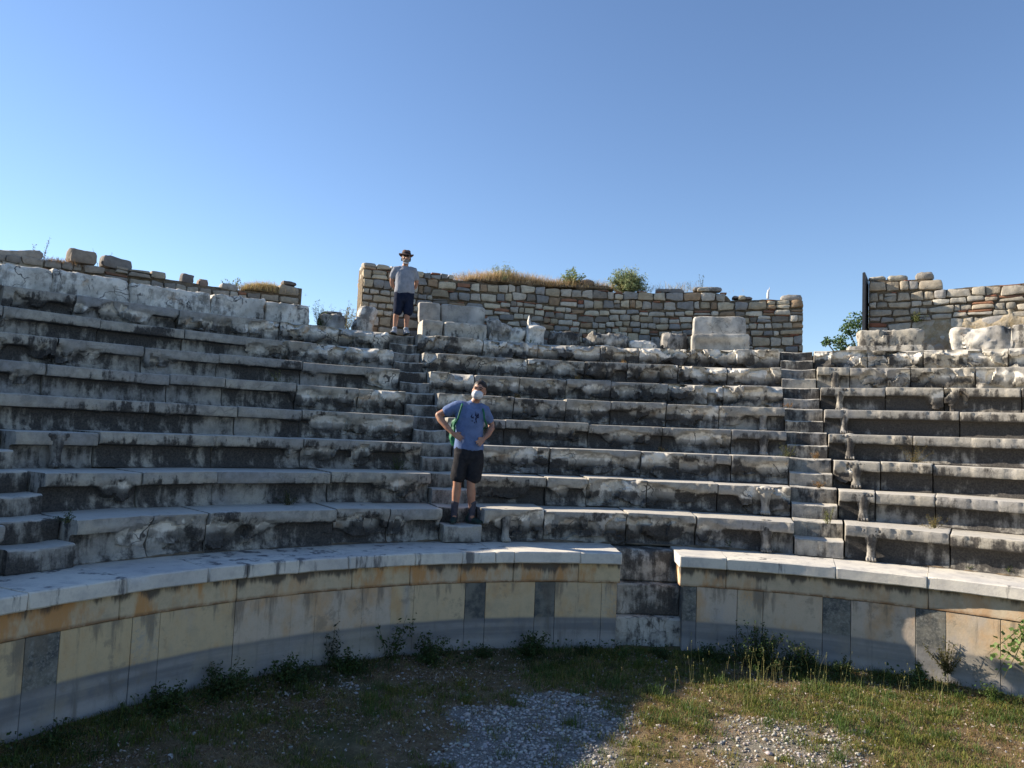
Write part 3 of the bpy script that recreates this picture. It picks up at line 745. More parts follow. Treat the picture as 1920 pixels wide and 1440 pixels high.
# ---------------------------------------------------------------- rubble walls
TPL = block_shape(2, 2, 2, 0, 0, 9, .34, 0)
TV = TPL[0]-np.array([0, 0, 1]); TF = TPL[1]
PAL = [(.46, .42, .34), (.58, .52, .40), (.32, .31, .29), (.62, .56, .45), (.44, .37, .26), (.56, .51, .42), (.27, .24, .20), (.38, .27, .17), (.58, .50, .36), (.48, .44, .37), (.30, .29, .27)]
RED = [(.30, .13, .08), (.26, .14, .09), (.34, .17, .10)]
def rubble(label, a0, a1, topfn, base, seed, R0=13.3, thick=.62, pal=PAL, mortar_z=None, wmin=.14, wmax=.40, redp=.22, name='rubble_wall', roundness=1.0):
    rng = random.Random(seed)
    T = thing(name, label, 'stone wall', tuple(pol(np.array((a0+a1)/2), R0+.3, base)), 'rubble masonry walls above the seats')
    # earth core
    az = np.arange(a0, a1+.3, .35); tops = np.array([topfn(a) for a in az])-.07
    mb = MB(); pr = []
    V = []
    for j, (r, kk) in enumerate([(R0+.055, 0), (R0+.055, .35), (R0+.055, .7), (R0+.07, 1), (R0+thick*.5, 1), (R0+thick-.05, 1), (R0+thick, 0)]):
        V.append(pol(az, r, base-.05+(tops-base+.05)*kk))
    V = np.stack(V, 1); V[:, 1:-1] += .02*np.stack([fbm(V[:, 1:-1], 5, 3, s) for s in (1, 2, 3)], -1)
    mb.grid(V)
    for i, fl in ((0, False), (len(az)-1, True)):
        F = list(range(V.shape[1])); mb.add(V[i], [F[::-1] if fl else F])
    build('mortar_core', mb, MORTAR, T)
    mb = MB(); smooth_c = []
    def stone(ac, r, zc, w, d, h, col, sharp=1):
        V = TV*np.array([w, d, h])/2
        sd_ = rng.randint(0, 9999)
        # corners pulled in at random so that outlines are irregular
        sx = 1+rng.uniform(-.13, .13)*TV[:, 2]; V[:, 0] *= sx
        V[:, 2] *= 1+rng.uniform(-.22, .22)*TV[:, 0]
        V = V+.028*min(1, h/.12)*fbm(V+sd_, 7, 2, 3)[:, None]*TV/ (np.linalg.norm(TV, axis=1)[:, None])
        rr = rng.uniform(-2.5, 2.5); 
        V = V@np.array(Matrix.Rotation(radians(rr), 3, 'Y')).T
        mb.add(place(V, ac, r, zc), TF, col)
    def color():
        if rng.random() < .0: return rng.choice(RED)
        c = rng.choice(pal); q = rng.uniform(.82, 1.18); return tuple(x*q for x in c)
    z = base
    while z < base+3:
        h = rng.choice([.12, .14, .16, .18, .20, .11])
        a = a0+.0
        any_ = False
        thinrow = rng.random() < redp*.8
        while a < a1-.05:
            w = rng.uniform(wmin, wmax)*(1.0 if h > .1 else 1.25)
            da = np.degrees(w/R0)
            if a+da > a1-.35: da = a1-a; w = radians(da)*R0
            ac = a+da/2; top = topfn(ac)
            zo = .075*vn(np.array([ac*.3, z*1.1, seed]), 1, 5)
            zc = z+zo+h/2
            if zc < top-.02:
                hh = min(h, max(.05, top-(z+zo)))
                any_ = True
                ends = a <= a0+.05 or a+da >= a1-.05
                dpt = .30 if not ends else .34
                pj = rng.uniform(-.025, .02)
                if rng.random() < .16 and hh > .1:
                    f_ = rng.uniform(.4, .65)
                    stone(ac, R0+dpt/2+pj, z+zo+hh*f_/2, w-.008, dpt, hh*f_-.006, color())
                    stone(ac, R0+dpt/2+pj+.01, z+zo+hh*(f_+1)/2, w-.02, dpt, hh*(1-f_)-.006, rng.choice(RED) if rng.random() < .6 else color())
                elif rng.random() < .2 and w > .26:
                    f_ = rng.uniform(.35, .65)
                    stone(ac-da*(1-f_)/2, R0+dpt/2+pj, zc, w*f_-.01, dpt, hh-.008, color())
                    stone(ac+da*f_/2, R0+dpt/2+pj+.015, zc, w*(1-f_)-.012, dpt, hh*rng.uniform(.75, .95), color())
                else:
                    stone(ac, R0+dpt/2+pj, zc, w-.010, dpt, hh-rng.uniform(.006, .02), color())
                if ends:
                    for q in (.38, .58): stone(ac, R0+q, zc, w*.98, .2, hh-.01, color())
                # brick or tile slivers in the bed joint
                if rng.random() < redp:
                    sw = rng.uniform(.08, w); stone(ac+rng.uniform(-.4, .4), R0+.13+rng.uniform(-.01, .012), z+zo+hh+.006, sw, .24, rng.uniform(.018, .035), rng.choice(RED))
            a += da
        z += h+(.012 if rng.random() < .6 else .03)
        if not any_: break
    build('stonework', mb, RUBBLE, T)
    return T
def ipf(*p):
    x = [q[0] for q in p]; y = [q[1] for q in p]
    return lambda a: float(np.interp(a, x, y))
topC = ipf((-22, 3.50), (-19, 3.52), (-15, 3.50), (-13.4, 3.42), (-5, 3.36), (0, 3.40), (3, 3.33), (6, 3.36), (11, 3.42), (12.6, 3.32), (12.9, 3.22), (16, 3.24), (19.3, 3.20))
rubble('tall rubble wall of mixed grey stones and red brick slivers behind the thrones', -21.75, 19.25, topC, Hk(8)-.02, 3)
topR = ipf((24.6, 3.60), (26.6, 3.60), (26.8, 3.5), (27.6, 3.56), (29.55, 3.56), (29.7, 3.30), (31.5, 3.34), (36, 3.36), (60, 3.4))
rubble('sunlit rubble wall of rounded pale stones at the far right, beside the dark board', 24.7, 58, topR, Hk(8)-.02, 4, pal=[(.46, .42, .35), (.52, .49, .42), (.38, .35, .29), (.44, .38, .29), (.50, .45, .36), (.40, .38, .35)], wmin=.2, wmax=.45, redp=.12)
topL = ipf((-110, 2.7), (-60, 2.65), (-50.5, 2.60), (-46, 2.64), (-43, 2.72), (-40.8, 2.74), (-39.5, 2.72), (-36, 2.70), (-33, 2.70), (-31.6, 2.70), (-29.6, 2.72), (-29.3, 2.84), (-27.4, 2.88))
rubble('low rubble wall behind the left seats with loose blocks along its crest', -110, -27.3, topL, Hk(8)-.02, 5, pal=[(.36, .31, .25), (.44, .39, .31), (.30, .27, .23), (.48, .42, .33), (.38, .33, .26)], redp=.04)
# mortar patch at the foot of the right wall
mb = MB(); az = np.linspace(27.2, 44, 120); zz = np.linspace(0, 1, 16)
A, Zq = np.meshgrid(az, zz, indexing='ij')
hgt = .95+.25*fbm(np.stack([A, A*0, A*0], -1), .8, 3, 4)-.35*sstep(30, 27, A); Z2 = Hk(8)-.03+Zq*hgt
Rr = 13.285+.05*fbm(np.stack([A*.23, Z2, A*0], -1), 5, 4, 8)+.07*sstep(.8, 1, Zq)
mb.grid(pol(A, Rr, Z2)); MP = NT('ochre_mortar', .95, .1); nn = MP.noise(7, 8, .7)
MP.base(MP.mix(MP.ramp(MP.noise(22, 5, .7), .55, .7, 0, .8), MP.mix(MP.ramp(nn, .35, .65), (.30, .235, .14), (.43, .37, .28)), (.36, .34, .30))); MP.bump(nn, .05, .8)
wallR = [o for o in bpy.data.objects if o.name.startswith('rubble_wall')][1]
build('mortar_patch', mb, MP.mat, wallR)
# loose stones lying on the crests
GL = 'loose stones on the wall tops'
def ls(label, az, z, w, h, seed, col, rot=0, tilt=0, d=.32, r=13.5, pw=5, name='loose_stone'):
    V, F = block_shape(w, d, h, seed, .012, pw, .05, .012)
    mb = MB(); mb.add(place(V, az, r, z, rot, 0, tilt), F, col); return tag(build(name, mb, RUBBLE), label, 'loose stone', GL)
ls('long flat slab tilted upward at the far left end of the left crest', -47.9, 2.56, .74, .16, 71, (.42, .37, .31), tilt=-11, pw=8)
ls('second flat slab lying beneath the tilted one on the left crest', -47.6, 2.44, .66, .15, 72, (.40, .36, .28), tilt=-8, pw=8)
ls('squarish brown block, tallest stone on the left crest', -43.8, 2.68, .43, .24, 73, (.31, .26, .21), tilt=1, pw=8)
ls('flat-topped grey block right of the squarish brown one on the left crest', -41.5, 2.68, .50, .22, 74, (.24, .22, .20), tilt=5, pw=7)
ls('small dark stone alone mid-way along the left crest', -36.3, 2.62, .24, .19, 75, (.20, .18, .17), tilt=6)
ls('small reddish brown stone right of the dark one on the left crest', -35.0, 2.60, .18, .16, 76, (.30, .22, .17), tilt=-3)
ls('pale oblong stone on the left crest just before the dry grass', -33.0, 2.60, .33, .13, 77, (.40, .39, .36), tilt=3)
ls('flat dark slab on the right end of the left crest', -28.1, 2.86, .28, .08, 78, (.18, .16, .15), tilt=4, pw=8)
ls('rounded pale stone at the left corner of the tall wall', -21.2, 3.42, .28, .12, 79, (.40, .37, .31))
ls('flat dark stone over the middle of the tall wall right of the green shrub', 7.3, 3.31, .62, .10, 80, (.24, .23, .22), pw=8)
ls('broad flat slab on the tall wall under the thin plant stalks', 10.7, 3.36, .62, .09, 81, (.30, .29, .27), pw=8)
ls('tilted thin slab on the lowered right part of the tall wall', 13.9, 3.19, .42, .06, 82, (.26, .23, .22), tilt=5, pw=9)
ls('chipped flat stone on the right corner of the tall wall', 18.2, 3.14, .44, .12, 83, (.38, .36, .33), pw=5)
ls('brown rounded stone sunk in the dry grass on the tall wall', -.6, 3.42, .34, .14, 84, (.26, .20, .15), pw=3)
ls('pale stone at the left corner of the right wall crest', 25.3, 3.51, .34, .11, 85, (.44, .42, .36), pw=4)
ls('oblong stone second from the left on the right wall crest', 26.95, 3.49, .36, .11, 86, (.38, .36, .30), pw=5)
ls('dark humped stone on the highest part of the right wall', 29.0, 3.49, .33, .15, 87, (.30, .28, .25), pw=4)
# ---------------------------------------------------------------- people
def xf(loc, rz, sc=1.0):
    c, s_ = cos(rz), sin(rz); R_ = np.array([[c, -s_, 0], [s_, c, 0], [0, 0, 1]])
    return lambda V: (np.asarray(V)*sc)@R_.T+np.array(loc)
def nrm(v): v = np.array(v, float); return v/np.linalg.norm(v)
def hand(b, wrist, f, s, side=1, curl=.5, sc=1.0):
    """palm, four fingers of different length and a thumb from the side of the palm"""
    f = nrm(f); s = np.array(s, float); s = nrm(s-f*(s@f)); n = np.cross(f, s)*side; w = np.array(wrist, float)
    b.tube([w, w+f*.03*sc, w+f*.062*sc, w+f*.092*sc], [(.024, .018), (.034, .017), (.041, .015), (.040, .012)], side=s, n=12)
    for i, L in enumerate((.070, .080, .075, .060)):
        L *= sc; o = w+f*.088*sc+s*(1.5-i)*.0215*sc; d = nrm(f+s*(1.5-i)*.10)
        p1 = o+d*L*.42; d2 = nrm(d+n*curl*.6); p2 = p1+d2*L*.32; d3 = nrm(d2+n*curl*.6); p3 = p2+d3*L*.26
        b.tube([o-f*.02, o, p1, p2, p3], [.0095, .0098, .009, .0085, .007], n=8)
    o = w+f*.028*sc+s*.026*sc; d = nrm(f*.75+s*.75+n*.15)
    b.tube([o-s*.012, o, o+d*.035*sc, o+nrm(f*.9+s*.45+n*.3)*.066*sc], [.013, .0125, .0105, .008], n=8)
def head(b, c, tilt, turn, K=1.0):
    """skull, jaw, nose, brow, ears; faces -y before turning"""
    R_ = np.array(Matrix.Rotation(tilt, 3, 'Y')@Matrix.Rotation(turn, 3, 'Z')); c = np.array(c)
    R_ = R_*K
    g = lambda p: c+R_@np.array(p)
    b.ball(g((0, .012, .022)), (.076, .094, .098), R_)
    b.ball(g((0, -.018, -.045)), (.060, .068, .072), R_)
    b.ball(g((0, -.052, -.088)), (.030, .030, .022), R_)
    b.tube([g((0, -.075, .012)), g((0, -.096, -.022)), g((0, -.098, -.034))], [.009, .013, .014], n=8)
    for q in (-1, 1):
        b.ball(g((q*.076, .005, -.008)), (.010, .020, .031), R_, n=8)
        b.ball(g((q*.032, -.070, .028)), (.026, .014, .009), R_, n=8)
        b.ball(g((q*.043, -.058, -.030)), (.022, .020, .022), R_, n=8)
    b.tube([g((-.022, -.083, -.060)), g((0, -.090, -.060)), g((.022, -.083, -.060))], [.006, .008, .006], n=8)
    return g, R_
def wrinkle(v, amp=.006, sc=9, seed=1):
    q = v*np.array([1, 1, .45])
    return v+amp*np.stack([fbm(q, sc, 3, seed+i) for i in range(3)], -1)*np.array([1, 1.4, .5])
def person_part(name, b, mat, T, parent, vox=.009, smooth=2, wr=0, seed=1, col=(0, 0, 0), **kw):
    v, f = b.mesh(vox, smooth)
    if wr: v = wrinkle(v, wr, seed=seed)
    mb = MB(); mb.add(T(v), f, col); return build(name, mb, mat, parent, sharp=0, **kw)
def flat_mat(name, col, rough=.8, spec=.2): return mat_simple(name, col, tuple(x*.75 for x in col), 25, rough, spec, .002)
HAIR = mat_simple('hair', (.018, .012, .009), (.035, .022, .015), 90, .6, .3, .004)
GREYHAIR = mat_simple('grey_beard', (.32, .29, .26), (.14, .12, .11), 120, .8, .2, .004)
DARK = flat_mat('dark_lens', (.01, .01, .012), .15, .5)
WHITEM = mat_simple('mask_paper', (.62, .63, .65), (.54, .55, .58), 18, .9, .1, .004)
EYE = flat_mat('eye_dark', (.03, .018, .012), .3, .5)
LIP = flat_mat('lips', (.28, .10, .08), .5, .3)

# --- man in the blue T-shirt, hands on hips, on the first step
P0 = pol(np.array(-18.75), 6.99, -1.157); T1 = xf(P0, radians(3.0))
b = Body()
g1, HR1 = head(b, (.093, -.03, 1.728), radians(9), radians(-14), 1.12)
b.tube([(.0, .02, 1.50), (.03, .015, 1.56), (.065, .0, 1.63), (.085, -.01, 1.68)], [(.075, .06), (.058, .055), (.054, .056), (.052, .055)])
b.tube([(0, .01, .93), (-.005, .01, 1.05), (-.01, .01, 1.20), (-.01, .01, 1.36), (-.01, .015, 1.46), (-.005, .02, 1.53)], [(.165, .105), (.155, .10), (.16, .105), (.175, .11), (.17, .10), (.10, .07)], n=20)
b.tube([(-.12, .01, 1.515), (-.20, .01, 1.515), (-.31, .02, 1.46), (-.43, .035, 1.395)], [.055, .060, .052, .043])
b.tube([(-.43, .035, 1.395), (-.395, .01, 1.335), (-.30, -.045, 1.235), (-.225, -.085, 1.165)], [.042, .045, .038, .026])
hand(b, (-.222, -.088, 1.16), (.82, -.10, -.42), (.35, .30, .95), 1, .55)
b.tube([(.10, .015, 1.50), (.175, .015, 1.485), (.225, .07, 1.40), (.275, .115, 1.305)], [.055, .060, .051, .042])
b.tube([(.275, .115, 1.305), (.278, .075, 1.25), (.235, .005, 1.165), (.190, -.055, 1.115)], [.041, .043, .036, .025])
hand(b, (.190, -.055, 1.115), (-.62, -.50, -.55), (-.30, .25, .9), -1, .55)
for hx, kx, ax in ((-.095, -.140, -.160), (.085, .038, .072)):
    b.tube([(hx, .01, .93), (hx, .005, .84), ((hx+kx)/2, -.005, .68), (kx, -.02, .55), (kx, -.02, .50), (kx+(ax-kx)*.3, .01, .40), (kx+(ax-kx)*.6, .02, .28), (ax, .03, .14), (ax, .02, .08)],
           [.095, .095, .078, .058, .054, .058, .047, .036, .038], n=18)
man = None
v, f = b.mesh(.0065, 2); mb = MB(); mb.add(T1(v), f)
man = tag(build('person', mb, SKIN, sharp=0, loc=P0), 'person in blue T-shirt, dark shorts and white mask, hands on hips on a low step', 'person')
SH = mat_cloth('blue_cotton', (.135, .19, .34), (.105, .15, .275)); SHIRT1 = SH.mat
b = Body()
b.tube([(-.012, .01, .975), (-.012, .01, 1.00), (-.012, .01, 1.12), (-.013, .01, 1.24), (-.012, .01, 1.37), (-.012, .015, 1.47), (0, .02, 1.535)], [(.198, .135), (.196, .132), (.182, .125), (.182, .128), (.195, .132), (.190, .115), (.105, .075)], n=24)
b.tube([(-.08, .015, 1.505), (-.14, .013, 1.513), (-.19, .012, 1.515), (-.27, .018, 1.475), (-.315, .022, 1.45)], [.080, .086, .084, .077, .076])
b.tube([(.07, .02, 1.50), (.12, .02, 1.50), (.175, .02, 1.478), (.215, .065, 1.405), (.238, .085, 1.365)], [.078, .082, .082, .073, .072])
b.ball((-.165, .012, 1.475), (.075, .085, .075)); b.ball((.145, .018, 1.455), (.072, .085, .075)); b.ball((-.14, .01, 1.40), (.07, .09, .08)); b.ball((.125, .015, 1.385), (.07, .09, .08))
b.tube([(.0, .02, 1.50), (.022, .015, 1.555), (.03, .012, 1.572)], [(.10, .075), (.072, .064), (.066, .060)])
shirt = person_part('t_shirt', b, SHIRT1, T1, man, .010, 3, .010)
# dark drawing printed on the chest
import mathutils
from mathutils.bvhtree import BVHTree
def bvh_of(o):
    wl = worldloc(o); return BVHTree.FromPolygons([tuple(np.array(v_.co)+wl) for v_ in o.data.vertices], [list(p.vertices) for p in o.data.polygons])
bt = bvh_of(shirt)
tri = [((.038, 1.385), (.062, 1.43), (.060, 1.37)), ((.050, 1.37), (.080, 1.395), (.082, 1.365)), ((.095, 1.40), (.102, 1.465), (.112, 1.40)), ((.112, 1.385), (.121, 1.455), (.132, 1.39)), ((.128, 1.40), (.143, 1.475), (.148, 1.395)),
       ((.092, 1.385), (.150, 1.395), (.145, 1.372)), ((.097, 1.37), (.128, 1.375), (.112, 1.335)), ((.108, 1.335), (.122, 1.345), (.128, 1.30)), ((.086, 1.315), (.104, 1.33), (.100, 1.30)), ((.045, 1.335), (.075, 1.34), (.078, 1.325))]
mb = MB()
for t3 in tri:
    pts = []
    for (px_, pz_) in t3:
        o_ = T1([[px_-.045, -1, pz_]])[0]; d_ = T1([[px_-.045, 0, pz_]])[0]-o_
        h_ = bt.ray_cast(Vector(o_), Vector(d_).normalized())
        if h_[0] is not None: pts.append(np.array(h_[0])-nrm(d_)*.004)
    if len(pts) == 3: pts2 = [p+nrm(T1([[0, 1, 0]])[0]-T1([[0, 0, 0]])[0])*.003 for p in pts]; mb.add(pts+pts2, [[0, 1, 2], [3, 5, 4], [0, 3, 4, 1], [1, 4, 5, 2], [2, 5, 3, 0]])
build('chest_print', mb, flat_mat('print_ink', (.015, .02, .06)), shirt, smooth=False)
SHORT1 = mat_cloth('charcoal_jersey', (.020, .020, .023), (.032, .031, .034)).mat
b = Body()
b.tube([(-.012, .012, 1.01), (-.012, .012, .96), (-.008, .012, .90), (-.005, .012, .84)], [(.180, .122), (.192, .132), (.196, .135), (.19, .13)], n=22)
b.tube([(-.095, .01, .90), (-.10, .008, .80), (-.125, -.002, .68), (-.135, -.008, .595)], [(.105, .12), (.105, .115), (.098, .105), (.098, .102)], n=18)
b.tube([(.085, .01, .90), (.083, .008, .80), (.075, -.002, .68), (.070, -.008, .595)], [(.110, .12), (.112, .115), (.106, .105), (.106, .102)], n=18)
sh1 = person_part('shorts', b, SHORT1, T1, man, .010, 2, .010, 4)
SOCK = flat_mat('grey_sock', (.075, .070, .085), .95)
SHOE = mat_simple('dark_green_shoe', (.012, .040, .030), (.02, .03, .028), 40, .7, .3, .003); SOLE = flat_mat('shoe_sole', (.05, .055, .05))
def shoe(man, T, ax, ay, ang, mat, sock=None, st=.30):
    d = np.array([sin(ang), -cos(ang), 0]); p = np.array([ax, ay+.01, 0])
    if sock:
        b = Body(); b.tube([(ax, ay, .05), (ax, ay, .13), (ax*.985, ay-.005, st-.02), (ax*.98, ay-.01, st)], [.046, .043, .049, .051]); person_part('sock', b, sock, T, man, .008, 1, .002)
    b = Body(); b.tube([p-d*.075+[0, 0, .05], p-d*.03+[0, 0, .055], p+d*.05+[0, 0, .045], p+d*.12+[0, 0, .035], p+d*.165+[0, 0, .03]], [(.038, .045), (.040, .05), (.043, .038), (.045, .028), (.034, .02)], side=(d[1], -d[0], 0), n=14)
    b.tube([p-d*.03+[0, 0, .05], p-d*.025+[0, 0, .105]], [.046, .047])
    o = person_part('shoe', b, mat, T, man, .008, 1, .002)
    b = Body(); b.tube([p-d*.085+[0, 0, .012], p+[0, 0, .012], p+d*.10+[0, 0, .012], p+d*.175+[0, 0, .016]], [(.040, .012), (.040, .012), (.047, .012), (.036, .010)], side=(d[1], -d[0], 0), n=14)
    person_part('sole', b, SOLE, T, o, .007, 1)
shoe(man, T1, -.160, .03, radians(-6), SHOE, SOCK, .27); shoe(man, T1, .072, .03, radians(46), SHOE, SOCK, .27)
# hair, brows, eyes and mask
b = Body(); b.ball(g1((0, .022, .040)), (.083, .096, .094), HR1); v, f = b.mesh(.007, 1)
loc_ = (v-np.array(g1((0, 0, 0))))@HR1/1.2544
keep = (loc_[:, 2] > .052-.0*loc_[:, 1]) & (loc_[:, 1] > -.085) | ((loc_[:, 1] > .005+.4*np.maximum(0, -loc_[:, 2])) & (loc_[:, 2] > -.055))
pull = np.where(keep, 0, 1)[:, None]; v = v*(1-pull)+pull*(np.array(g1((0, .01, .01)))+(v-np.array(g1((0, .01, .01))))*.55)
v = v+.007*np.stack([fbm(v, 26, 2, s) for s in (1, 2, 3)], -1)*(1-pull)
b2 = Body()
for q in (-1, 1): b2.tube([g1((q*.012, -.083, .036)), g1((q*.034, -.082, .042)), g1((q*.054, -.070, .034))], [.0045, .0055, .004], n=6)
mb = MB(); mb.add(T1(v), f); v2 = np.concatenate(b2.v); mb.add(T1(v2), b2.f); build('hair', mb, HAIR, man, sharp=0)
b2 = Body()
for q in (-1, 1): b2.ball(g1((q*.032, -.079, .019)), (.014, .007, .006), HR1, n=8)
mb = MB(); mb.add(T1(np.concatenate(b2.v)), b2.f); build('eyes', mb, EYE, man, sharp=0)
b = Body(); b.ball(g1((0, -.052, -.046)), (.070, .054, .058), HR1); b.tube([g1((0, -.100, -.012)), g1((0, -.112, -.040)), g1((0, -.105, -.075))], [(.030, .012), (.034, .014), (.03, .012)])
for q in (-1, 1): b.tube([g1((q*.060, -.04, -.025)), g1((q*.076, -.01, -.005)), g1((q*.080, .008, .0))], [.004, .003, .003], n=6)
mo = person_part('face_mask', b, WHITEM, T1, man, .006, 2)
# green drawstring bag on his back, straps over both shoulders
GREEN = mat_simple('green_nylon', (.015, .16, .075), (.010, .09, .045), 16, .6, .3, .01)
b = Body(); b.tube([(-.15, .17, 1.02), (-.16, .19, 1.10), (-.155, .19, 1.22), (-.15, .17, 1.33), (-.14, .15, 1.38)], [(.10, .05), (.13, .075), (.135, .075), (.10, .05), (.04, .025)])
v, f = b.mesh(.011, 1); v = wrinkle(v, .022, 16, 5); mb = MB(); mb.add(T1(v), f)
bag = tag(build('drawstring_bag', mb, GREEN, sharp=0), 'bright green drawstring bag worn on the back of the person in the blue T-shirt', 'bag')
sp = [[(-.13, .13, 1.39), (-.115, .08, 1.575), (-.120, -.06, 1.555), (-.14, -.125, 1.46), (-.165, -.135, 1.36), (-.21, -.03, 1.27), (-.20, .12, 1.15)],
      [(-.05, .15, 1.39), (.09, .11, 1.55), (.135, -.02, 1.545), (.165, -.095, 1.45), (.175, -.10, 1.37), (.215, .02, 1.28), (.12, .15, 1.18)]]
for st_ in sp:
    b = Body(); pp = np.array(st_); t_ = np.linspace(0, len(pp)-1, 26); P_ = np.stack([np.interp(t_, np.arange(len(pp)), pp[:, i]) for i in range(3)], -1)
    b.tube(P_, [(.012, .006)]*26, n=8); mb = MB(); mb.add(T1(np.concatenate(b.v)), b.f); build('strap', mb, GREEN, bag, sharp=0)

# --- man in the hat at the top of the stairs, hands behind his back
P2 = pol(np.array(-19.35), 11.86, Hk(8)+.003); T2 = xf(P2, radians(8.0), 1.0)
b = Body()
g2, HR2 = head(b, (.045, -.02, 1.505), radians(1), radians(4))
b.tube([(.03, .02, 1.28), (.038, .012, 1.34), (.043, .0, 1.42), (.045, 0, 1.45)], [(.075, .06), (.058, .055), (.054, .054), (.05, .052)])
b.tube([(.045, .01, .78), (.045, .01, .90), (.04, -.005, 1.02), (.035, .0, 1.15), (.03, .01, 1.25), (.03, .02, 1.31)], [(.165, .11), (.165, .13), (.165, .13), (.175, .115), (.165, .095), (.09, .07)], n=20)
b.tube([(-.08, .01, 1.285), (-.15, .015, 1.27), (-.195, .05, 1.16), (-.21, .10, 1.04)], [.052, .055, .047, .040])
b.tube([(-.21, .10, 1.04), (-.19, .15, .98), (-.10, .20, .90), (-.02, .205, .86)], [.040, .042, .034, .025])
hand(b, (-.02, .205, .86), (.9, .05, -.3), (.2, .0, 1), 1, .6)
b.tube([(.14, .01, 1.285), (.215, .015, 1.27), (.258, .05, 1.16), (.27, .10, 1.04)], [.052, .055, .047, .040])
b.tube([(.27, .10, 1.04), (.25, .15, .98), (.17, .20, .90), (.10, .215, .85)], [.040, .042, .034, .025])
hand(b, (.10, .215, .85), (-.9, .05, -.25), (-.2, .0, 1), -1, .6)
for hx, kx, ax in ((-.04, -.085, -.105), (.13, .120, .115)):
    b.tube([(hx, .01, .78), (hx, .005, .68), ((hx+kx)/2, -.005, .56), (kx, -.015, .44), (kx, -.015, .40), (kx+(ax-kx)*.3, .01, .33), (kx+(ax-kx)*.6, .02, .23), (ax, .03, .10), (ax, .02, .06)],
           [.088, .088, .074, .054, .050, .054, .045, .032, .034], n=18)
v, f = b.mesh(.007, 2); mb = MB(); mb.add(T2(v), f)
man2 = tag(build('person', mb, SKIN, sharp=0, loc=P2), 'person in hat, sunglasses and grey T-shirt standing at the top of the central stairs', 'person')
b = Body()
b.tube([(.047, .01, .835), (.047, .01, .86), (.045, 0, .98), (.037, .0, 1.13), (.033, .01, 1.24), (.03, .02, 1.305)], [(.198, .145), (.196, .148), (.184, .148), (.190, .13), (.185, .11), (.10, .075)], n=22)
b.tube([(-.06, .015, 1.28), (-.14, .018, 1.265), (-.178, .04, 1.19), (-.195, .06, 1.13)], [.068, .072, .068, .066])
b.tube([(.13, .015, 1.28), (.21, .018, 1.265), (.240, .04, 1.19), (.256, .06, 1.13)], [.068, .072, .068, .066])
person_part('t_shirt', b, mat_cloth('grey_cotton', (.30, .31, .34), (.24, .25, .28)).mat, T2, man2, .011, 2, .008, 7)
b = Body()
b.tube([(.047, .012, .87), (.047, .012, .82), (.045, .012, .76), (.045, .012, .70)], [(.182, .13), (.190, .135), (.19, .135), (.18, .13)], n=22)
b.tube([(-.045, .01, .78), (-.05, .008, .66), (-.062, -.004, .52), (-.068, -.008, .435)], [(.100, .115), (.100, .11), (.093, .10), (.092, .098)], n=18)
b.tube([(.135, .01, .78), (.137, .008, .66), (.140, -.004, .52), (.138, -.008, .435)], [(.100, .115), (.100, .11), (.093, .10), (.092, .098)], n=18)
person_part('shorts', b, mat_cloth('navy_cotton', (.012, .017, .034), (.020, .025, .045)).mat, T2, man2, .011, 2, .008, 9)
SHOE2 = flat_mat('pale_grey_shoe', (.36, .38, .42))
shoe(man2, T2, -.105, .03, radians(-14), SHOE2, SHOE2, .12); shoe(man2, T2, .115, .03, radians(14), SHOE2, SHOE2, .12)
# hat: crown with pinch, band and brim
HATM = mat_simple('straw_brown_felt', (.17, .105, .085), (.11, .07, .06), 60, .9, .1, .003)
mb = MB(); th_ = np.linspace(0, 2*pi, 41)[:-1]
rings = [(.156, .002), (.153, -.004), (.125, .002), (.100, .014), (.096, .020), (.091, .055), (.080, .078), (.055, .092), (.02, .082), (.0, .078)]
V = np.array([[(r*cos(t)*.93, r*sin(t)*1.08+.01, z+(.022*cos(2*t) if r > .11 else 0)+(.012*abs(cos(t)) if .03 < r < .085 else 0)) for t in th_] for r, z in rings])
Vh = np.array([g2((p[0], p[1], p[2]+.048)) for p in V.reshape(-1, 3)]).reshape(V.shape)
mb.grid(T2(Vh.reshape(-1, 3)).reshape(V.shape), wrap=True)
V2 = Vh.copy()-np.array([0, 0, .006]); mb.grid(T2(V2.reshape(-1, 3)).reshape(V.shape), wrap=True, flip=True)
hat = build('hat', mb, HATM, man2, sharp=0)
mb = MB(); V = np.array([[g2((r*cos(t)*.93, r*sin(t)*1.08+.01, z+.048)) for t in th_] for r, z in ((.099, .018), (.098, .040), (.093, .040))]); mb.grid(T2(V.reshape(-1, 3)).reshape(V.shape), wrap=True)
build('hat_band', mb, flat_mat('hat_band', (.025, .02, .02)), hat, sharp=0)
b = Body()
for q in (-1, 1): b.ball(g2((q*.033, -.090, .016)), (.027, .008, .021), HR2, n=8); b.tube([g2((q*.058, -.080, .022)), g2((q*.080, -.02, .015)), g2((q*.082, .01, .008))], [.004, .003, .003], n=6)
b.tube([g2((-.01, -.092, .022)), g2((.01, -.092, .022))], [.004, .004], n=6)
mb = MB(); mb.add(T2(np.concatenate(b.v)), b.f); build('sunglasses', mb, DARK, man2, sharp=0)
b = Body(); b.ball(g2((0, -.050, -.078)), (.058, .048, .042), HR2); 
for q in (-1, 1): b.tube([g2((q*.058, -.02, -.01)), g2((q*.062, -.03, -.05)), g2((q*.045, -.05, -.085))], [.012, .016, .02], n=8)
b.tube([g2((-.03, -.088, -.047)), g2((0, -.098, -.043)), g2((.03, -.088, -.047))], [.006, .008, .006], n=8)
person_part('beard', b, GREYHAIR, T2, man2, .007, 1, .004)
b = Body()
for q in (-1, 1):
    for j in range(3): b.ball(g2((q*.078, .01+.02*j, -.015-.012*j)), (.018, .02, .026), HR2, n=8)
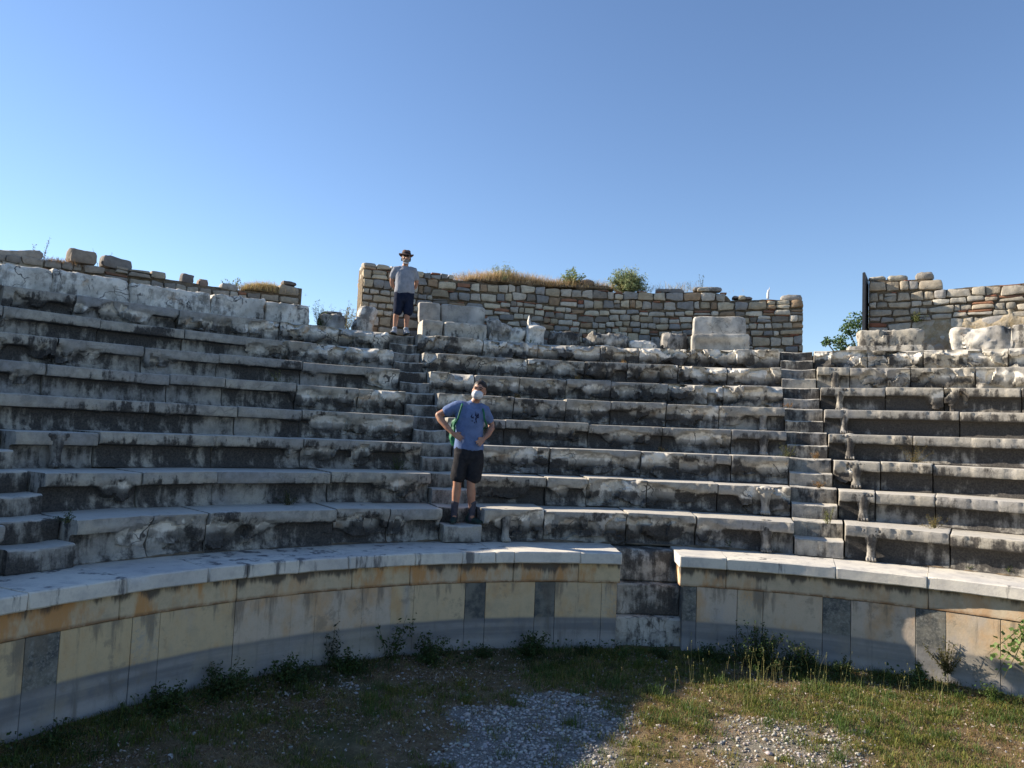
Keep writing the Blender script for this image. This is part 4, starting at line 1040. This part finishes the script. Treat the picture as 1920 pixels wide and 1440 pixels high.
person_part('hair', b, HAIR, T2, man2, .007, 1, .006)
b = Body(); b.tube([g2((-.055, -.04, -.115)), g2((0, -.075, -.125)), g2((.055, -.04, -.115))], [(.018, .010), (.026, .014), (.018, .010)], n=10)
person_part('face_mask', b, WHITEM, T2, man2, .007, 1)
b = Body(); b.tube([g2((-.02, -.090, -.060)), g2((0, -.096, -.060)), g2((.02, -.090, -.060))], [.005, .007, .005], n=8)
person_part('lips', b, LIP, T2, man2, .004, 1)

# ---------------------------------------------------------------- fast mesh builder for many small faces
def build_np(name, V, F, C, mat, parent=None, loc=None, smooth=False):
    """V (n,3), F (m,k) with a fixed number of corners, C (n,3)"""
    base = worldloc(parent) if parent is not None else np.zeros(3)
    if loc is None: loc = base
    me = bpy.data.meshes.new(name); n, (m, k) = len(V), F.shape
    me.vertices.add(n); me.vertices.foreach_set('co', (V-np.asarray(loc)).astype(np.float32).ravel())
    me.loops.add(m*k); me.loops.foreach_set('vertex_index', F.astype(np.int32).ravel())
    me.polygons.add(m); me.polygons.foreach_set('loop_start', np.arange(0, m*k, k, dtype=np.int32))
    me.polygons.foreach_set('loop_total', np.full(m, k, np.int32))
    me.materials.append(mat)
    a = me.color_attributes.new('col', 'FLOAT_COLOR', 'POINT'); a.data.foreach_set('color', np.concatenate([C, np.ones((n, 1))], 1).astype(np.float32).ravel())
    if smooth: me.polygons.foreach_set('use_smooth', np.ones(m, bool))
    me.update(calc_edges=True); me.validate()
    o = link(name, me, parent); o.location = Vector(tuple(np.asarray(loc)-base)); return o
RN = np.random.default_rng(7)
def blades(P, h, w, lean, col, bend=.5):
    """P (n,3) roots; h, w, lean arrays; col (n,3) -> V, F (triangles), C ; each blade 5 vertices"""
    n = len(P); a = RN.uniform(0, 2*pi, n); la = RN.uniform(0, 2*pi, n)
    sx = np.stack([np.cos(a), np.sin(a), 0*a], -1)*w[:, None]*.5
    ld = np.stack([np.cos(la), np.sin(la), 0*a], -1)*(lean*h)[:, None]
    mid = P+ld*.35; mid[:, 2] += h*.58; tip = P+ld*1.0; tip[:, 2] += h*np.clip(1-lean*bend, .3, 1)
    V = np.stack([P-sx, P+sx, mid-sx*.75, mid+sx*.75, tip], 1).reshape(-1, 3)
    o = np.arange(n)[:, None]*5
    F = np.concatenate([o+np.array([[0, 1, 3]]), o+np.array([[0, 3, 2]]), o+np.array([[2, 3, 4]])])
    C = np.repeat(col, 5, 0)
    return V, F, C
def leaves(P, size, col, flat=.0, aspect=.55):
    """pointed leaves (two triangles, folded), random orientation"""
    n = len(P); d = RN.normal(size=(n, 3)); d[:, 2] *= (1-flat); d /= np.linalg.norm(d, axis=1)[:, None]
    u = RN.normal(size=(n, 3)); u -= d*(u*d).sum(1)[:, None]; u /= np.linalg.norm(u, axis=1)[:, None]
    if flat: u[:, 2] *= (1-flat)
    s = size[:, None]
    V = np.stack([P-d*s*.5, P+u*s*aspect*.5, P+d*s*.5, P-u*s*aspect*.5+np.array([0, 0, .08])*s], 1).reshape(-1, 3)
    o = np.arange(n)[:, None]*4
    F = np.concatenate([o+np.array([[0, 1, 2]]), o+np.array([[0, 2, 3]])])
    return V, F, np.repeat(col, 4, 0)
def jit(c, n, a=.3): 
    c = np.array(c); b_ = RN.uniform(1-a, 1+a, (n, 1)); return np.clip(c*b_*RN.uniform(.9, 1.1, (n, 3)), 0, 1)
def cat(*L):
    V = []; F = []; C = []; o = 0
    for v, f, c in L: V.append(v); F.append(f+o); C.append(c); o += len(v)
    return np.concatenate(V), np.concatenate(F), np.concatenate(C)

# ---------------------------------------------------------------- orchestra floor: gravel, grass, dead leaves
def in_orch(n, rmax=6.12, ymin=3.6):
    x = RN.uniform(-5, 8, n); y = RN.uniform(ymin, 9.6, n); r = np.hypot(x-CX, y-CY); k = r < rmax; return x[k], y[k], r[k]
x, y, r = in_orch(110000); d = gravel_d(x, y)
nz2 = lambda x, y, s, sd: fbm(np.stack([x, y, 0*x], -1), s, 3, sd)
k = RN.random(len(x)) < d**1.5*np.clip(.85+1.1*nz2(x, y, 4, 31), .15, 1)+.02; x, y = x[k], y[k]; n = len(x)
t_ = (1+5**.5)/2
ico = np.array([(-1, t_, 0), (1, t_, 0), (-1, -t_, 0), (1, -t_, 0), (0, -1, t_), (0, 1, t_), (0, -1, -t_), (0, 1, -t_), (t_, 0, -1), (t_, 0, 1), (-t_, 0, -1), (-t_, 0, 1)])/1.9
icof = np.array([(0, 11, 5), (0, 5, 1), (0, 1, 7), (0, 7, 10), (0, 10, 11), (1, 5, 9), (5, 11, 4), (11, 10, 2), (10, 7, 6), (7, 1, 8), (3, 9, 4), (3, 4, 2), (3, 2, 6), (3, 6, 8), (3, 8, 9), (4, 9, 5), (2, 4, 11), (6, 2, 10), (8, 6, 7), (9, 8, 1)])
sz = RN.uniform(.007, .018, n)*(1+.5*(RN.random(n) < .08)); sc3 = np.stack([RN.uniform(.8, 1.35, n), RN.uniform(.7, 1.1, n), RN.uniform(.45, .8, n)], -1)
V = ico[None]*(1+RN.uniform(-.18, .18, (n, 12, 1)))*sc3[:, None]*sz[:, None, None]
a = RN.uniform(0, 2*pi, n); ca_, sa_ = np.cos(a)[:, None], np.sin(a)[:, None]
V = np.stack([V[..., 0]*ca_-V[..., 1]*sa_, V[..., 0]*sa_+V[..., 1]*ca_, V[..., 2]], -1)
gh = ground_h(x, y); V += np.stack([x, y, gh+sz*.35], -1)[:, None]
F = (np.arange(n)[:, None, None]*12+icof[None]).reshape(-1, 3)
tone = RN.uniform(.35, 1.0, (n, 1)); C = np.repeat(np.array([[.54, .51, .47]])*tone*RN.uniform(.93, 1.05, (n, 3)), 12, 0)
PEB = NT('pebble', .8, .3); PEB.base(PEB.mix(PEB.ramp(PEB.noise(60, 4, .7), .45, .7, 0, .5), PEB.vmix(), (.2, .18, .15)))
tag(build_np('gravel', V.reshape(-1, 3), F, C, PEB.mat, loc=(0, 0, 0), smooth=True), kind='stuff')

def tufts(nt, spread, per, hr, wr_, cols, dens, lean=(.2, .9)):
    x, y, r = in_orch(nt); k = RN.random(len(x)) < dens(x, y, r); x, y = x[k], y[k]
    out = []
    for c_, fr in cols:
        kk = RN.random(len(x)) < fr; xx, yy = x[kk], y[kk]
        if not len(xx): continue
        m = RN.integers(per[0], per[1], len(xx)); X_ = np.repeat(xx, m)+RN.normal(0, spread, m.sum()); Y_ = np.repeat(yy, m)+RN.normal(0, spread, m.sum())
        ok = np.hypot(X_-CX, Y_-CY) < 6.14; X_, Y_ = X_[ok], Y_[ok]
        hh = np.repeat(RN.uniform(hr[0], hr[1], len(xx)), m)[ok]*RN.uniform(.5, 1.1, ok.sum())
        out.append(blades(np.stack([X_, Y_, ground_h(X_, Y_)-.004], -1), hh, RN.uniform(wr_[0], wr_[1], len(X_)), RN.uniform(lean[0], lean[1], len(X_)), jit(c_, len(X_))))
    return cat(*out)
nz2 = lambda x, y, s, sd: fbm(np.stack([x, y, 0*x], -1), s, 3, sd)
dgreen = lambda x, y, r: np.clip(.7+1.6*nz2(x, y, 1.3, 5)+.2*(r > 5)-.45*(x < .3), 0.08, 1)*(1-.80*gravel_d(x, y))
ddry = lambda x, y, r: np.clip(.45+1.2*nz2(x, y, 1.1, 15)+.15*(x > 1.5), .05, 1)*(1-.72*gravel_d(x, y))
G1 = tufts(26000, .035, (8, 22), (.03, .10), (.003, .007), [((.085, .125, .022), .5), ((.15, .17, .03), .4), ((.24, .21, .06), .35)], dgreen)
G2 = tufts(1500, .04, (14, 34), (.09, .19), (.003, .007), [((.07, .12, .025), .6), ((.10, .15, .04), .5)], dgreen)
tag(build_np('grass', *G1[:2], G1[2], LEAF, loc=(0, 0, 0)), 'short green grass tufts among the gravel on the orchestra floor', 'grass', kind='stuff')
tag(build_np('grass', *G2[:2], G2[2], LEAF, loc=(0, 0, 0)), 'taller bright green grass tufts scattered over the orchestra floor', 'grass', kind='stuff')
D1 = tufts(26000, .06, (6, 16), (.015, .07), (.002, .0045), [((.34, .24, .11), .6), ((.44, .34, .18), .45), ((.24, .13, .06), .4)], ddry, (.9, 2.2))
tag(build_np('dry_grass', *D1[:2], D1[2], STRAW, loc=(0, 0, 0)), 'matted dry straw covering the orchestra floor', 'dry grass', kind='stuff')
x, y, r = in_orch(110000); k = RN.random(len(x)) < np.clip((sstep(4.0, 5.6, r)*.7*(1-.5*sstep(5.6, 6.1, r))+.18+.25*(x < .5))*np.clip(.6+1.4*nz2(x, y, 1.7, 71), .15, 1.3), 0, 1)*(1-.9*gravel_d(x, y)); x, y = x[k], y[k]; n = len(x)
colr = np.array([(.20, .13, .08), (.29, .22, .16), (.13, .08, .05), (.50, .45, .40)])[RN.integers(0, 4, n)]*RN.uniform(.7, 1.2, (n, 1))
L = leaves(np.stack([x, y, ground_h(x, y)+RN.uniform(.003, .03, n)], -1), RN.uniform(.012, .042, n), colr, flat=.55)
tag(build_np('leaves', *L[:2], L[2], STRAW, loc=(0, 0, 0)), 'fallen brown leaves drifted along the foot of the podium wall', 'fallen leaves', kind='stuff')
W3 = tufts(9000, .05, (10, 26), (.05, .16), (.004, .009), [((.045, .07, .02), .7), ((.07, .085, .03), .4)], lambda x, y, r: sstep(5.35, 6.0, r)*np.clip(.55+1.2*nz2(x, y, 1.8, 61), .05, 1), (.2, 1.2))
x, y, r = in_orch(60000); k = RN.random(len(x)) < sstep(5.4, 6.05, r)*np.clip(.2+1.5*nz2(x, y, 2.0, 61), 0, 1); x, y = x[k], y[k]; n = len(x)
W3 = cat(W3, leaves(np.stack([x, y, ground_h(x, y)+RN.uniform(.01, .13, n)], -1), RN.uniform(.015, .045, n), jit((.05, .08, .025), n, .4), aspect=.7))
tag(build_np('undergrowth', *W3[:2], W3[2], LEAF, loc=(0, 0, 0)), 'dark tangled ground cover along the foot of the podium wall', 'undergrowth', kind='stuff')
# seed stalks
def stalks(n, a0, a1, r0, r1, h0, h1, col):
    az = RN.uniform(a0, a1, n); rr = RN.uniform(r0, r1, n); P = pol(az, rr, 0.0); P[:, 2] = ground_h(P[:, 0], P[:, 1])
    h = RN.uniform(h0, h1, n); B1 = blades(P, h, np.full(n, .0035), RN.uniform(.05, .35, n), jit(col, n), 0)
    tip = B1[0].reshape(-1, 5, 3)[:, 4]; q = np.repeat(tip, 7, 0)-np.array([0, 0, 1])*RN.uniform(0, .035, n*7)[:, None]
    return cat(B1, leaves(q, np.full(n*7, .012), jit(col, n*7), aspect=.7))
st = cat(stalks(170, 2, 32, 4.3, 5.75, .16, .42, (.26, .25, .10)), stalks(40, -40, 2, 4.3, 5.7, .12, .28, (.22, .19, .09)))
tag(build_np('grass', *st[:2], st[2], STRAW, loc=(0, 0, 0)), 'thin seed stalks standing up before the right podium wall', 'grass', kind='stuff')

# ---------------------------------------------------------------- plants
STEM = mat_simple('stem', (.10, .09, .04), (.07, .06, .03), 30)
def plant(name, label, cat_, base, n_stem, h, spread, leaf, n_leaf, col, group=None, droop=0.0, flat=.2, up=(0, 0, 1), aspect=.5, stemw=.004, colvar=.35, seed=None, wall=None):
    """stems fanning from the base, leaves along them"""
    base = np.array(base, float); T = thing(name, label, cat_, tuple(base), group)
    SV = []; LP = []
    up = nrm(up)
    for i in range(n_stem):
        L = h*RN.uniform(.55, 1.05); d = nrm(up+RN.normal(0, 1, 3)*spread); d[2] = abs(d[2]) if up[2] > .3 else d[2]
        t = np.linspace(0, 1, 7); p = base+RN.normal(0, 1, 3)*np.array([.02, .02, 0])+d*(t*L)[:, None]
        p[:, 2] -= droop*L*t**2; p += np.cumsum(RN.normal(0, .012*L*4, (7, 3)), 0)*.25
        if wall is not None:
            q = p[:, :2]-np.array([CX, CY]); rr = np.hypot(q[:, 0], q[:, 1]); s_ = np.minimum(1, wall/rr); p[:, 0] = CX+q[:, 0]*s_; p[:, 1] = CY+q[:, 1]*s_
        SV.append(p); tt = RN.uniform(.12, 1.0, n_leaf); k = np.minimum((tt*6).astype(int), 5); f_ = (tt*6-k)[:, None]
        LP.append(p[k]*(1-f_)+p[k+1]*f_+RN.normal(0, leaf*.55, (n_leaf, 3)))
    b = Body()
    for p in SV: b.tube(p, list(np.linspace(stemw, stemw*.4, 7)), n=5)
    mb = MB(); mb.add(np.concatenate(b.v), b.f); build('stems', mb, STEM, T, sharp=0)
    LP = np.concatenate(LP)
    if wall is not None:
        q = LP[:, :2]-np.array([CX, CY]); rr = np.hypot(q[:, 0], q[:, 1]); s_ = np.minimum(1, (wall-.004)/rr); LP[:, 0] = CX+q[:, 0]*s_; LP[:, 1] = CY+q[:, 1]*s_
    V, F, C = leaves(LP, RN.uniform(.6, 1.2, len(LP))*leaf, jit(col, len(LP), colvar), flat=flat, aspect=aspect)
    build_np('foliage', V, F, C, LEAF, T); return T
PW = 'weeds at the foot of the podium wall'
DG = (.045, .075, .022); MG = (.075, .115, .03)
def fl(az, r=5.95): return pol(np.array(float(az)), r, HB+.03)
for az, n_, h_, sp_, lab in [(-61.5, 9, .20, .9, 'low dark weed in the bottom left corner'), (-52.6, 16, .24, 1.0, 'bushy dark weed at the wall below the leftmost pitted panel'), (-47.5, 16, .30, .9, 'wide leafy weed, second clump from the left along the podium'),
                             (-41.0, 12, .26, .8, 'dark leafy weed under the cracked pale panel'), (-34.8, 12, .24, .7, 'weed around the foot of the short climbing vine'), (-25.2, 14, .30, .75, 'upright leafy weed right of the tall climbing vine'),
                             (-19.0, 9, .16, .9, 'small weed below the left dark marble square'), (-13.5, 16, .30, .9, 'leafy weed between the two dark marble squares'), (-7.0, 9, .16, 1.0, 'low weed left of the stone niche'),
                             (2.0, 12, .14, 1.2, 'low dark weeds in front of the stone niche'), (7.5, 10, .22, 1.0, 'weed right beside the niche opening'), (12.6, 30, .48, .8, 'large dark bush against the right podium wall'), (17.3, 18, .28, .9, 'weed trailing right of the large dark bush'),
                             (21.5, 10, .2, 1.0, 'small weed under the speckled grey marble panel'), (29.0, 10, .22, .8, 'broad-leaved weed below the hanging caper bush'), (35.8, 10, .16, 1.0, 'low green weed at the right end of the podium')]:
    plant('weed_plant', lab, 'weed', fl(az, 5.9 if h_ < .4 else 5.8), int(n_*2.2), h_*1.15, sp_*1.2, .038 if h_ > .2 else .030, 46, MG if az > 28 else DG, PW, wall=6.13)
plant('climbing_vine', 'dark vine climbing diagonally up the podium wall', 'vine', fl(-29.2, 6.1), 7, .62, .30, .05, 34, DG, 'vines on the podium', up=(.35, -.1, 1), wall=6.14)
plant('climbing_vine', 'short upright dark vine on the podium wall, left of the tall one', 'vine', fl(-35.3, 6.1), 5, .48, .16, .045, 30, (.035, .05, .025), 'vines on the podium', wall=6.14)
plant('caper_bush', 'olive green caper bush hanging from a joint of the sunlit podium wall', 'bush', pol(np.array(31.6), 6.15, -2.42), 22, .36, .55, .026, 40, (.10, .095, .03), None, up=(-.2, -.35, .9), wall=6.15, droop=-.1)
plant('ivy', 'bright green ivy spilling down the podium at the right picture edge', 'ivy', pol(np.array(38.9), 6.1, -1.74), 11, .58, .35, .065, 20, (.13, .21, .06), None, up=(-.35, -.25, -.9), droop=.2, wall=6.14, aspect=.8)
SW = 'small weeds growing on the seat rows'
def tread(az, k, dr=.45): return pol(np.array(float(az)), Rk(k)+dr if k else 7.0, Hk(k)+.005)
for az, k, dr, n_, h_, col, lab in [(-24.0, 2, .62, 18, .22, DG, 'dark green weed on the second seat row just left of the central stairs'), (-36.3, 1, .6, 18, .20, (.03, .045, .018), 'dark clump of weeds on the lowest left seat row, mid-way'),
                                    (-32.2, 5, .6, 10, .26, (.16, .17, .05), 'wispy yellow-green plant on the fifth left seat row'), (28.3, 3, .6, 16, .32, (.12, .09, .03), 'tall reddish dry weed on the third row right of the stairs'),
                                    (30.2, 1, .6, 14, .18, (.19, .15, .05), 'round dry yellow weed on the lowest row at the right'), (24.0, 0, 0, 14, .13, MG, 'bright weed at the foot of the first lion paw right of the stairs'),
                                    (33.5, 0, 0, 10, .09, MG, 'low green weed on the walkway near the right edge'), (36.5, 0, 0, 16, .12, MG, 'leafy weed on the walkway close to the right picture edge'), (28.8, 0, 0, 8, .08, MG, 'tiny weed on the right walkway between the other two'),
                                    (10.6, 0, 0, 16, .16, (.04, .07, .02), 'dark weed growing on the walkway at the foot of the centre seats'), (14.8, 0, 0, 8, .08, MG, 'tiny weed on the walkway just left of the right stairs'),
                                    (16.9, 3, .2, 12, .24, (.10, .12, .05), 'leafy weed beside the lion paw left of the right stairs'), (20.4, 1, -.05, 8, .22, (.16, .18, .05), 'grassy weed on the bottom step of the right stairs'),
                                    (-2.7, 6, .55, 14, .13, (.30, .19, .06), 'orange dry tuft on the sixth centre row'), (2.2, 7, .45, 10, .12, (.28, .17, .06), 'orange dry tuft on the seventh centre row'), (-9.3, 5, .6, 8, .10, (.28, .18, .07), 'small dry tuft behind the head of the person in blue'),
                                    (17.4, 5, .1, 8, .10, (.28, .16, .07), 'dry tuft on the upper right stairs, left side'), (19.6, 3, .15, 10, .11, (.27, .16, .07), 'dry tuft on the right stairs, right side, fourth step pair'), (19.8, 2, .2, 10, .12, (.26, .15, .06), 'dry tuft on the right stairs, right side, third step pair'),
                                    (-6.8, 8, .2, 6, .14, MG, 'green sprig between two blocks under the pointed fragment'), (4.5, 3, .6, 8, .10, (.25, .17, .07), 'thin dry weed on the third centre row'), (-57.8, 1, -.1, 8, .12, DG, 'dark weed on the bottom step of the left stairs')]:
    plant('weed_plant', lab, 'weed', tread(az, k, dr), n_, h_, .55, .022, 22, col, SW, flat=0, aspect=.35, stemw=.003)
# walkway earth with debris behind the coping
mb = MB(); A, Q = np.meshgrid(np.linspace(-110, 60, 700), np.linspace(0, 1, 7), indexing='ij')
q3 = np.stack([A*.12, A*0, A*0], -1); inner = 6.90+.06*fbm(q3, 6, 4, 3)
Rr = inner+(7.02-inner)*Q; Zz = HC+.006+.022*sstep(0, .6, Q)+.01*fbm(pol(A, Rr, 0), 16, 3, 8)*Q
mb.grid(pol(A, Rr, Zz), flip=False); tag(build('earth_strip', mb, EARTH, loc=(0, 0, 0)), kind='structure')
# wall-top vegetation
WT = 'plants on the wall tops'
plant('shrub', 'rounded grey-green shrub on top of the tall rubble wall', 'shrub', pol(np.array(3.4), 13.55, 3.38), 150, .52, 1.1, .06, 70, (.26, .30, .14), WT, aspect=.3)
plant('shrub', 'leafy green plant left of the rounded shrub on the tall wall', 'shrub', pol(np.array(-1.9), 13.55, 3.42), 22, .46, .45, .055, 50, (.20, .25, .09), WT)
plant('shrub', 'small green shrub rising behind dry grass on the tall wall', 'shrub', pol(np.array(-8.6), 13.6, 3.42), 60, .46, .8, .05, 50, (.23, .26, .12), WT, aspect=.35)
plant('weed_plant', 'taller thin stalk above the right part of the tall wall', 'weed', pol(np.array(10.1), 13.55, 3.44), 3, .40, .10, .04, 16, (.12, .14, .07), WT)
plant('weed_plant', 'shorter thin stalk above the right part of the tall wall', 'weed', pol(np.array(9.1), 13.55, 3.44), 3, .26, .2, .035, 10, (.12, .14, .07), WT)
plant('weed_plant', 'feathery green sprig standing in the passage left of the tall wall', 'weed', pol(np.array(-26.2), 12.35, Hk(8)), 14, .56, .22, .05, 40, (.10, .15, .05), WT, aspect=.2)
plant('weed_plant', 'green leafy stalk on the left crest before the dry tuft', 'weed', pol(np.array(-32.4), 13.5, 2.66), 7, .30, .4, .05, 12, (.15, .18, .07), WT)
plant('weed_plant', 'thin stalk beside the tilted slab, left of a similar one', 'weed', pol(np.array(-46.9), 13.5, 2.60), 1, .46, .05, .03, 30, (.14, .13, .10), WT)
plant('weed_plant', 'thin leaning stalk right of the tilted slab on the left crest', 'weed', pol(np.array(-46.2), 13.5, 2.62), 2, .50, .08, .03, 30, (.14, .13, .10), WT, up=(.2, 0, 1))
plant('weed_plant', 'bare curved stalk between the two big stones on the left crest', 'weed', pol(np.array(-42.6), 13.5, 2.66), 3, .36, .3, .02, 8, (.16, .13, .08), WT)
plant('shrub', 'yellowish bush behind the passage, touching the left end of the tall wall', 'shrub', pol(np.array(-23.0), 13.9, 1.9), 40, .85, .42, .04, 40, (.20, .19, .10), WT)
plant('weed_plant', 'green weed rooted in the joints of the right wall', 'weed', pol(np.array(28.3), 13.2, 2.62), 16, .26, .6, .035, 24, (.13, .15, .05), WT, up=(0, -.6, .6))
def crest_grass(label, az, r, z, saz, sr, n, h0, h1, col):
    A = np.random.default_rng(int(abs(az)*10)); a = az+A.normal(0, saz, n); rr = r+A.normal(0, sr, n); P = pol(a, rr, z)
    B = cat(blades(P, A.uniform(h0, h1, n)*np.exp(-((a-az)/(saz*2.4))**2), A.uniform(.003, .007, n), A.uniform(.2, 1.3, n), jit(col, n, .4)),
            blades(P[:n//3], A.uniform(h0, h1, n//3)*.6, A.uniform(.003, .006, n//3), A.uniform(.6, 1.6, n//3), jit((.30, .21, .11), n//3, .4)))
    tag(build_np('dry_grass', *B[:2], B[2], STRAW, loc=(0, 0, 0)), label, 'dry grass', kind='stuff')
crest_grass('golden dry grass along the crest of the tall wall, left part', -8.0, 13.6, 3.39, 2.7, .14, 5200, .14, .46, (.62, .46, .25))
crest_grass('golden dry grass along the crest of the tall wall, middle', -1.5, 13.6, 3.37, 2.2, .12, 3200, .10, .36, (.60, .44, .24))
crest_grass('thin grass on the crest of the tall wall, right part', 8.0, 13.6, 3.38, 2.0, .12, 260, .10, .36, (.40, .34, .20))
crest_grass('mound of dry grass on the left crest', -30.0, 13.5, 2.66, 1.1, .12, 2800, .10, .34, (.56, .43, .20))
crest_grass('brownish dry grass behind the tilted slab on the left crest', -45.0, 13.5, 2.60, 1.0, .12, 1600, .04, .18, (.28, .18, .10))
for (az, w, h_, z, lab, sd_) in [(-8.0, 1.7, .16, 3.33, 'long low mound of earth under the dry grass of the tall wall', 1), (-.8, 1.2, .12, 3.33, 'short mound of earth on the middle of the tall wall', 2), (-29.9, .75, .2, 2.60, 'mound of earth under the dry tuft on the left crest', 3)]:
    V, F = block_shape(w*1.2, .5, h_, sd_, .03, 2.6, .06, .0); mb = MB(); mb.add(place(V, az, 13.6, z), F); tag(build('earth_mound', mb, EARTH), lab, 'earth mound')
# ---------------------------------------------------------------- information board seen edge-on, white peg, tree
BD = pol(np.array(24.25), 13.0, 0.0); va = math.atan2(BD[0], BD[1])
T = thing('information_board', 'dark narrow board seen edge-on beside the right rubble wall', 'sign', (BD[0], BD[1], Hk(8)))
METAL = flat_mat('board_metal', (.035, .038, .045), .5, .4); PANEL = flat_mat('board_panel', (.10, .105, .115), .6, .3)
def obox(mb, c, sx, sy, sz, ang, bev=.006):
    V, F = block_shape(sx, sy, sz, 0, 0, 40, max(sx, sy, sz)/4, 0); c_, s_ = cos(-ang), sin(-ang)
    V = np.stack([V[:, 0]*c_-V[:, 1]*s_, V[:, 0]*s_+V[:, 1]*c_, V[:, 2]], -1)+np.array(c); mb.add(V, F)
fw = np.array([sin(va+.08), cos(va+.08), 0])
mb = MB(); obox(mb, tuple(np.array([BD[0], BD[1], 2.53])+fw*.4), .035, .78, 1.06, va+.08); build('panel', mb, PANEL, T)
for q, s_ in ((0, 'post'), (.82, 'post')): mb = MB(); obox(mb, tuple(np.array([BD[0], BD[1], 1.8])+fw*(q-.01)), .055, .05, 1.82, va+.08); build('post', mb, METAL, T)
for z_ in (2.5, 3.58): mb = MB(); obox(mb, tuple(np.array([BD[0], BD[1], z_])+fw*.4), .05, .76, .03, va+.08); build('frame_rail', mb, METAL, T)
b = Body(); b.tube([(0, 0, 0), (0, 0, .10), (.01, 0, .17)], [.030, .028, .02], n=8); b.tube([(.01, 0, .12), (.03, 0, .19), (.032, 0, .23)], [.012, .012, .006], n=6)
mb = MB(); mb.add(np.concatenate(b.v)+pol(np.array(16.2), 13.5, 3.23), b.f)
tag(build('white_peg', mb, flat_mat('white_paint', (.75, .76, .78)), sharp=0), 'small white peg standing on the lowered right end of the tall rubble wall', 'peg')
T = thing('tree', 'green leafy tree behind the gap left of the dark board', 'tree', (12.3, 25.0, -2.4))
b = Body(); b.tube([(12.3, 25, -2.7), (12.25, 25.05, -.5), (12.35, 25, 1.0), (12.4, 25, 3.4)], [.16, .13, .10, .05], n=10); LP = []
cl = [(10.4, 25, 3.55, .22), (10.85, 25.1, 3.6, .28), (11.15, 25, 3.95, .36), (11.45, 25, 4.25, .48), (11.9, 25.1, 4.1, .8), (12.5, 25, 4.4, .8), (13.1, 25.2, 4.0, .9), (12.0, 24.8, 3.2, .9), (11.2, 25, 3.3, .6), (12.9, 25, 3.1, .8)]
for cx_, cy_, cz_, rr in cl:
    b.tube([(12.3, 25, 1.0), ((12.3+cx_)/2, 25, (1.2+cz_)/2), (cx_, cy_, cz_)], [.06, .04, .015], n=6)
    m_ = int(1000*rr); u = RN.normal(size=(m_, 3)); u /= np.linalg.norm(u, axis=1)[:, None]; q = u*rr*(RN.random((m_, 1))**.45)*np.array([1, 1, .8])
    sub = RN.normal(size=(14, 3))*rr*.6; near = np.min(np.linalg.norm(q[:, None]-sub[None], axis=2), 1) < rr*.55; LP.append(q[near]+np.array([cx_, cy_, cz_]))
mb = MB(); mb.add(np.concatenate(b.v), b.f); build('trunk', mb, mat_simple('bark', (.10, .08, .06), (.16, .13, .10), 12), T)
LP = np.concatenate(LP); V, F, C = leaves(LP, RN.uniform(.06, .13, len(LP)), jit((.075, .13, .045), len(LP), .5)); build_np('crown', V, F, C, LEAF, T)
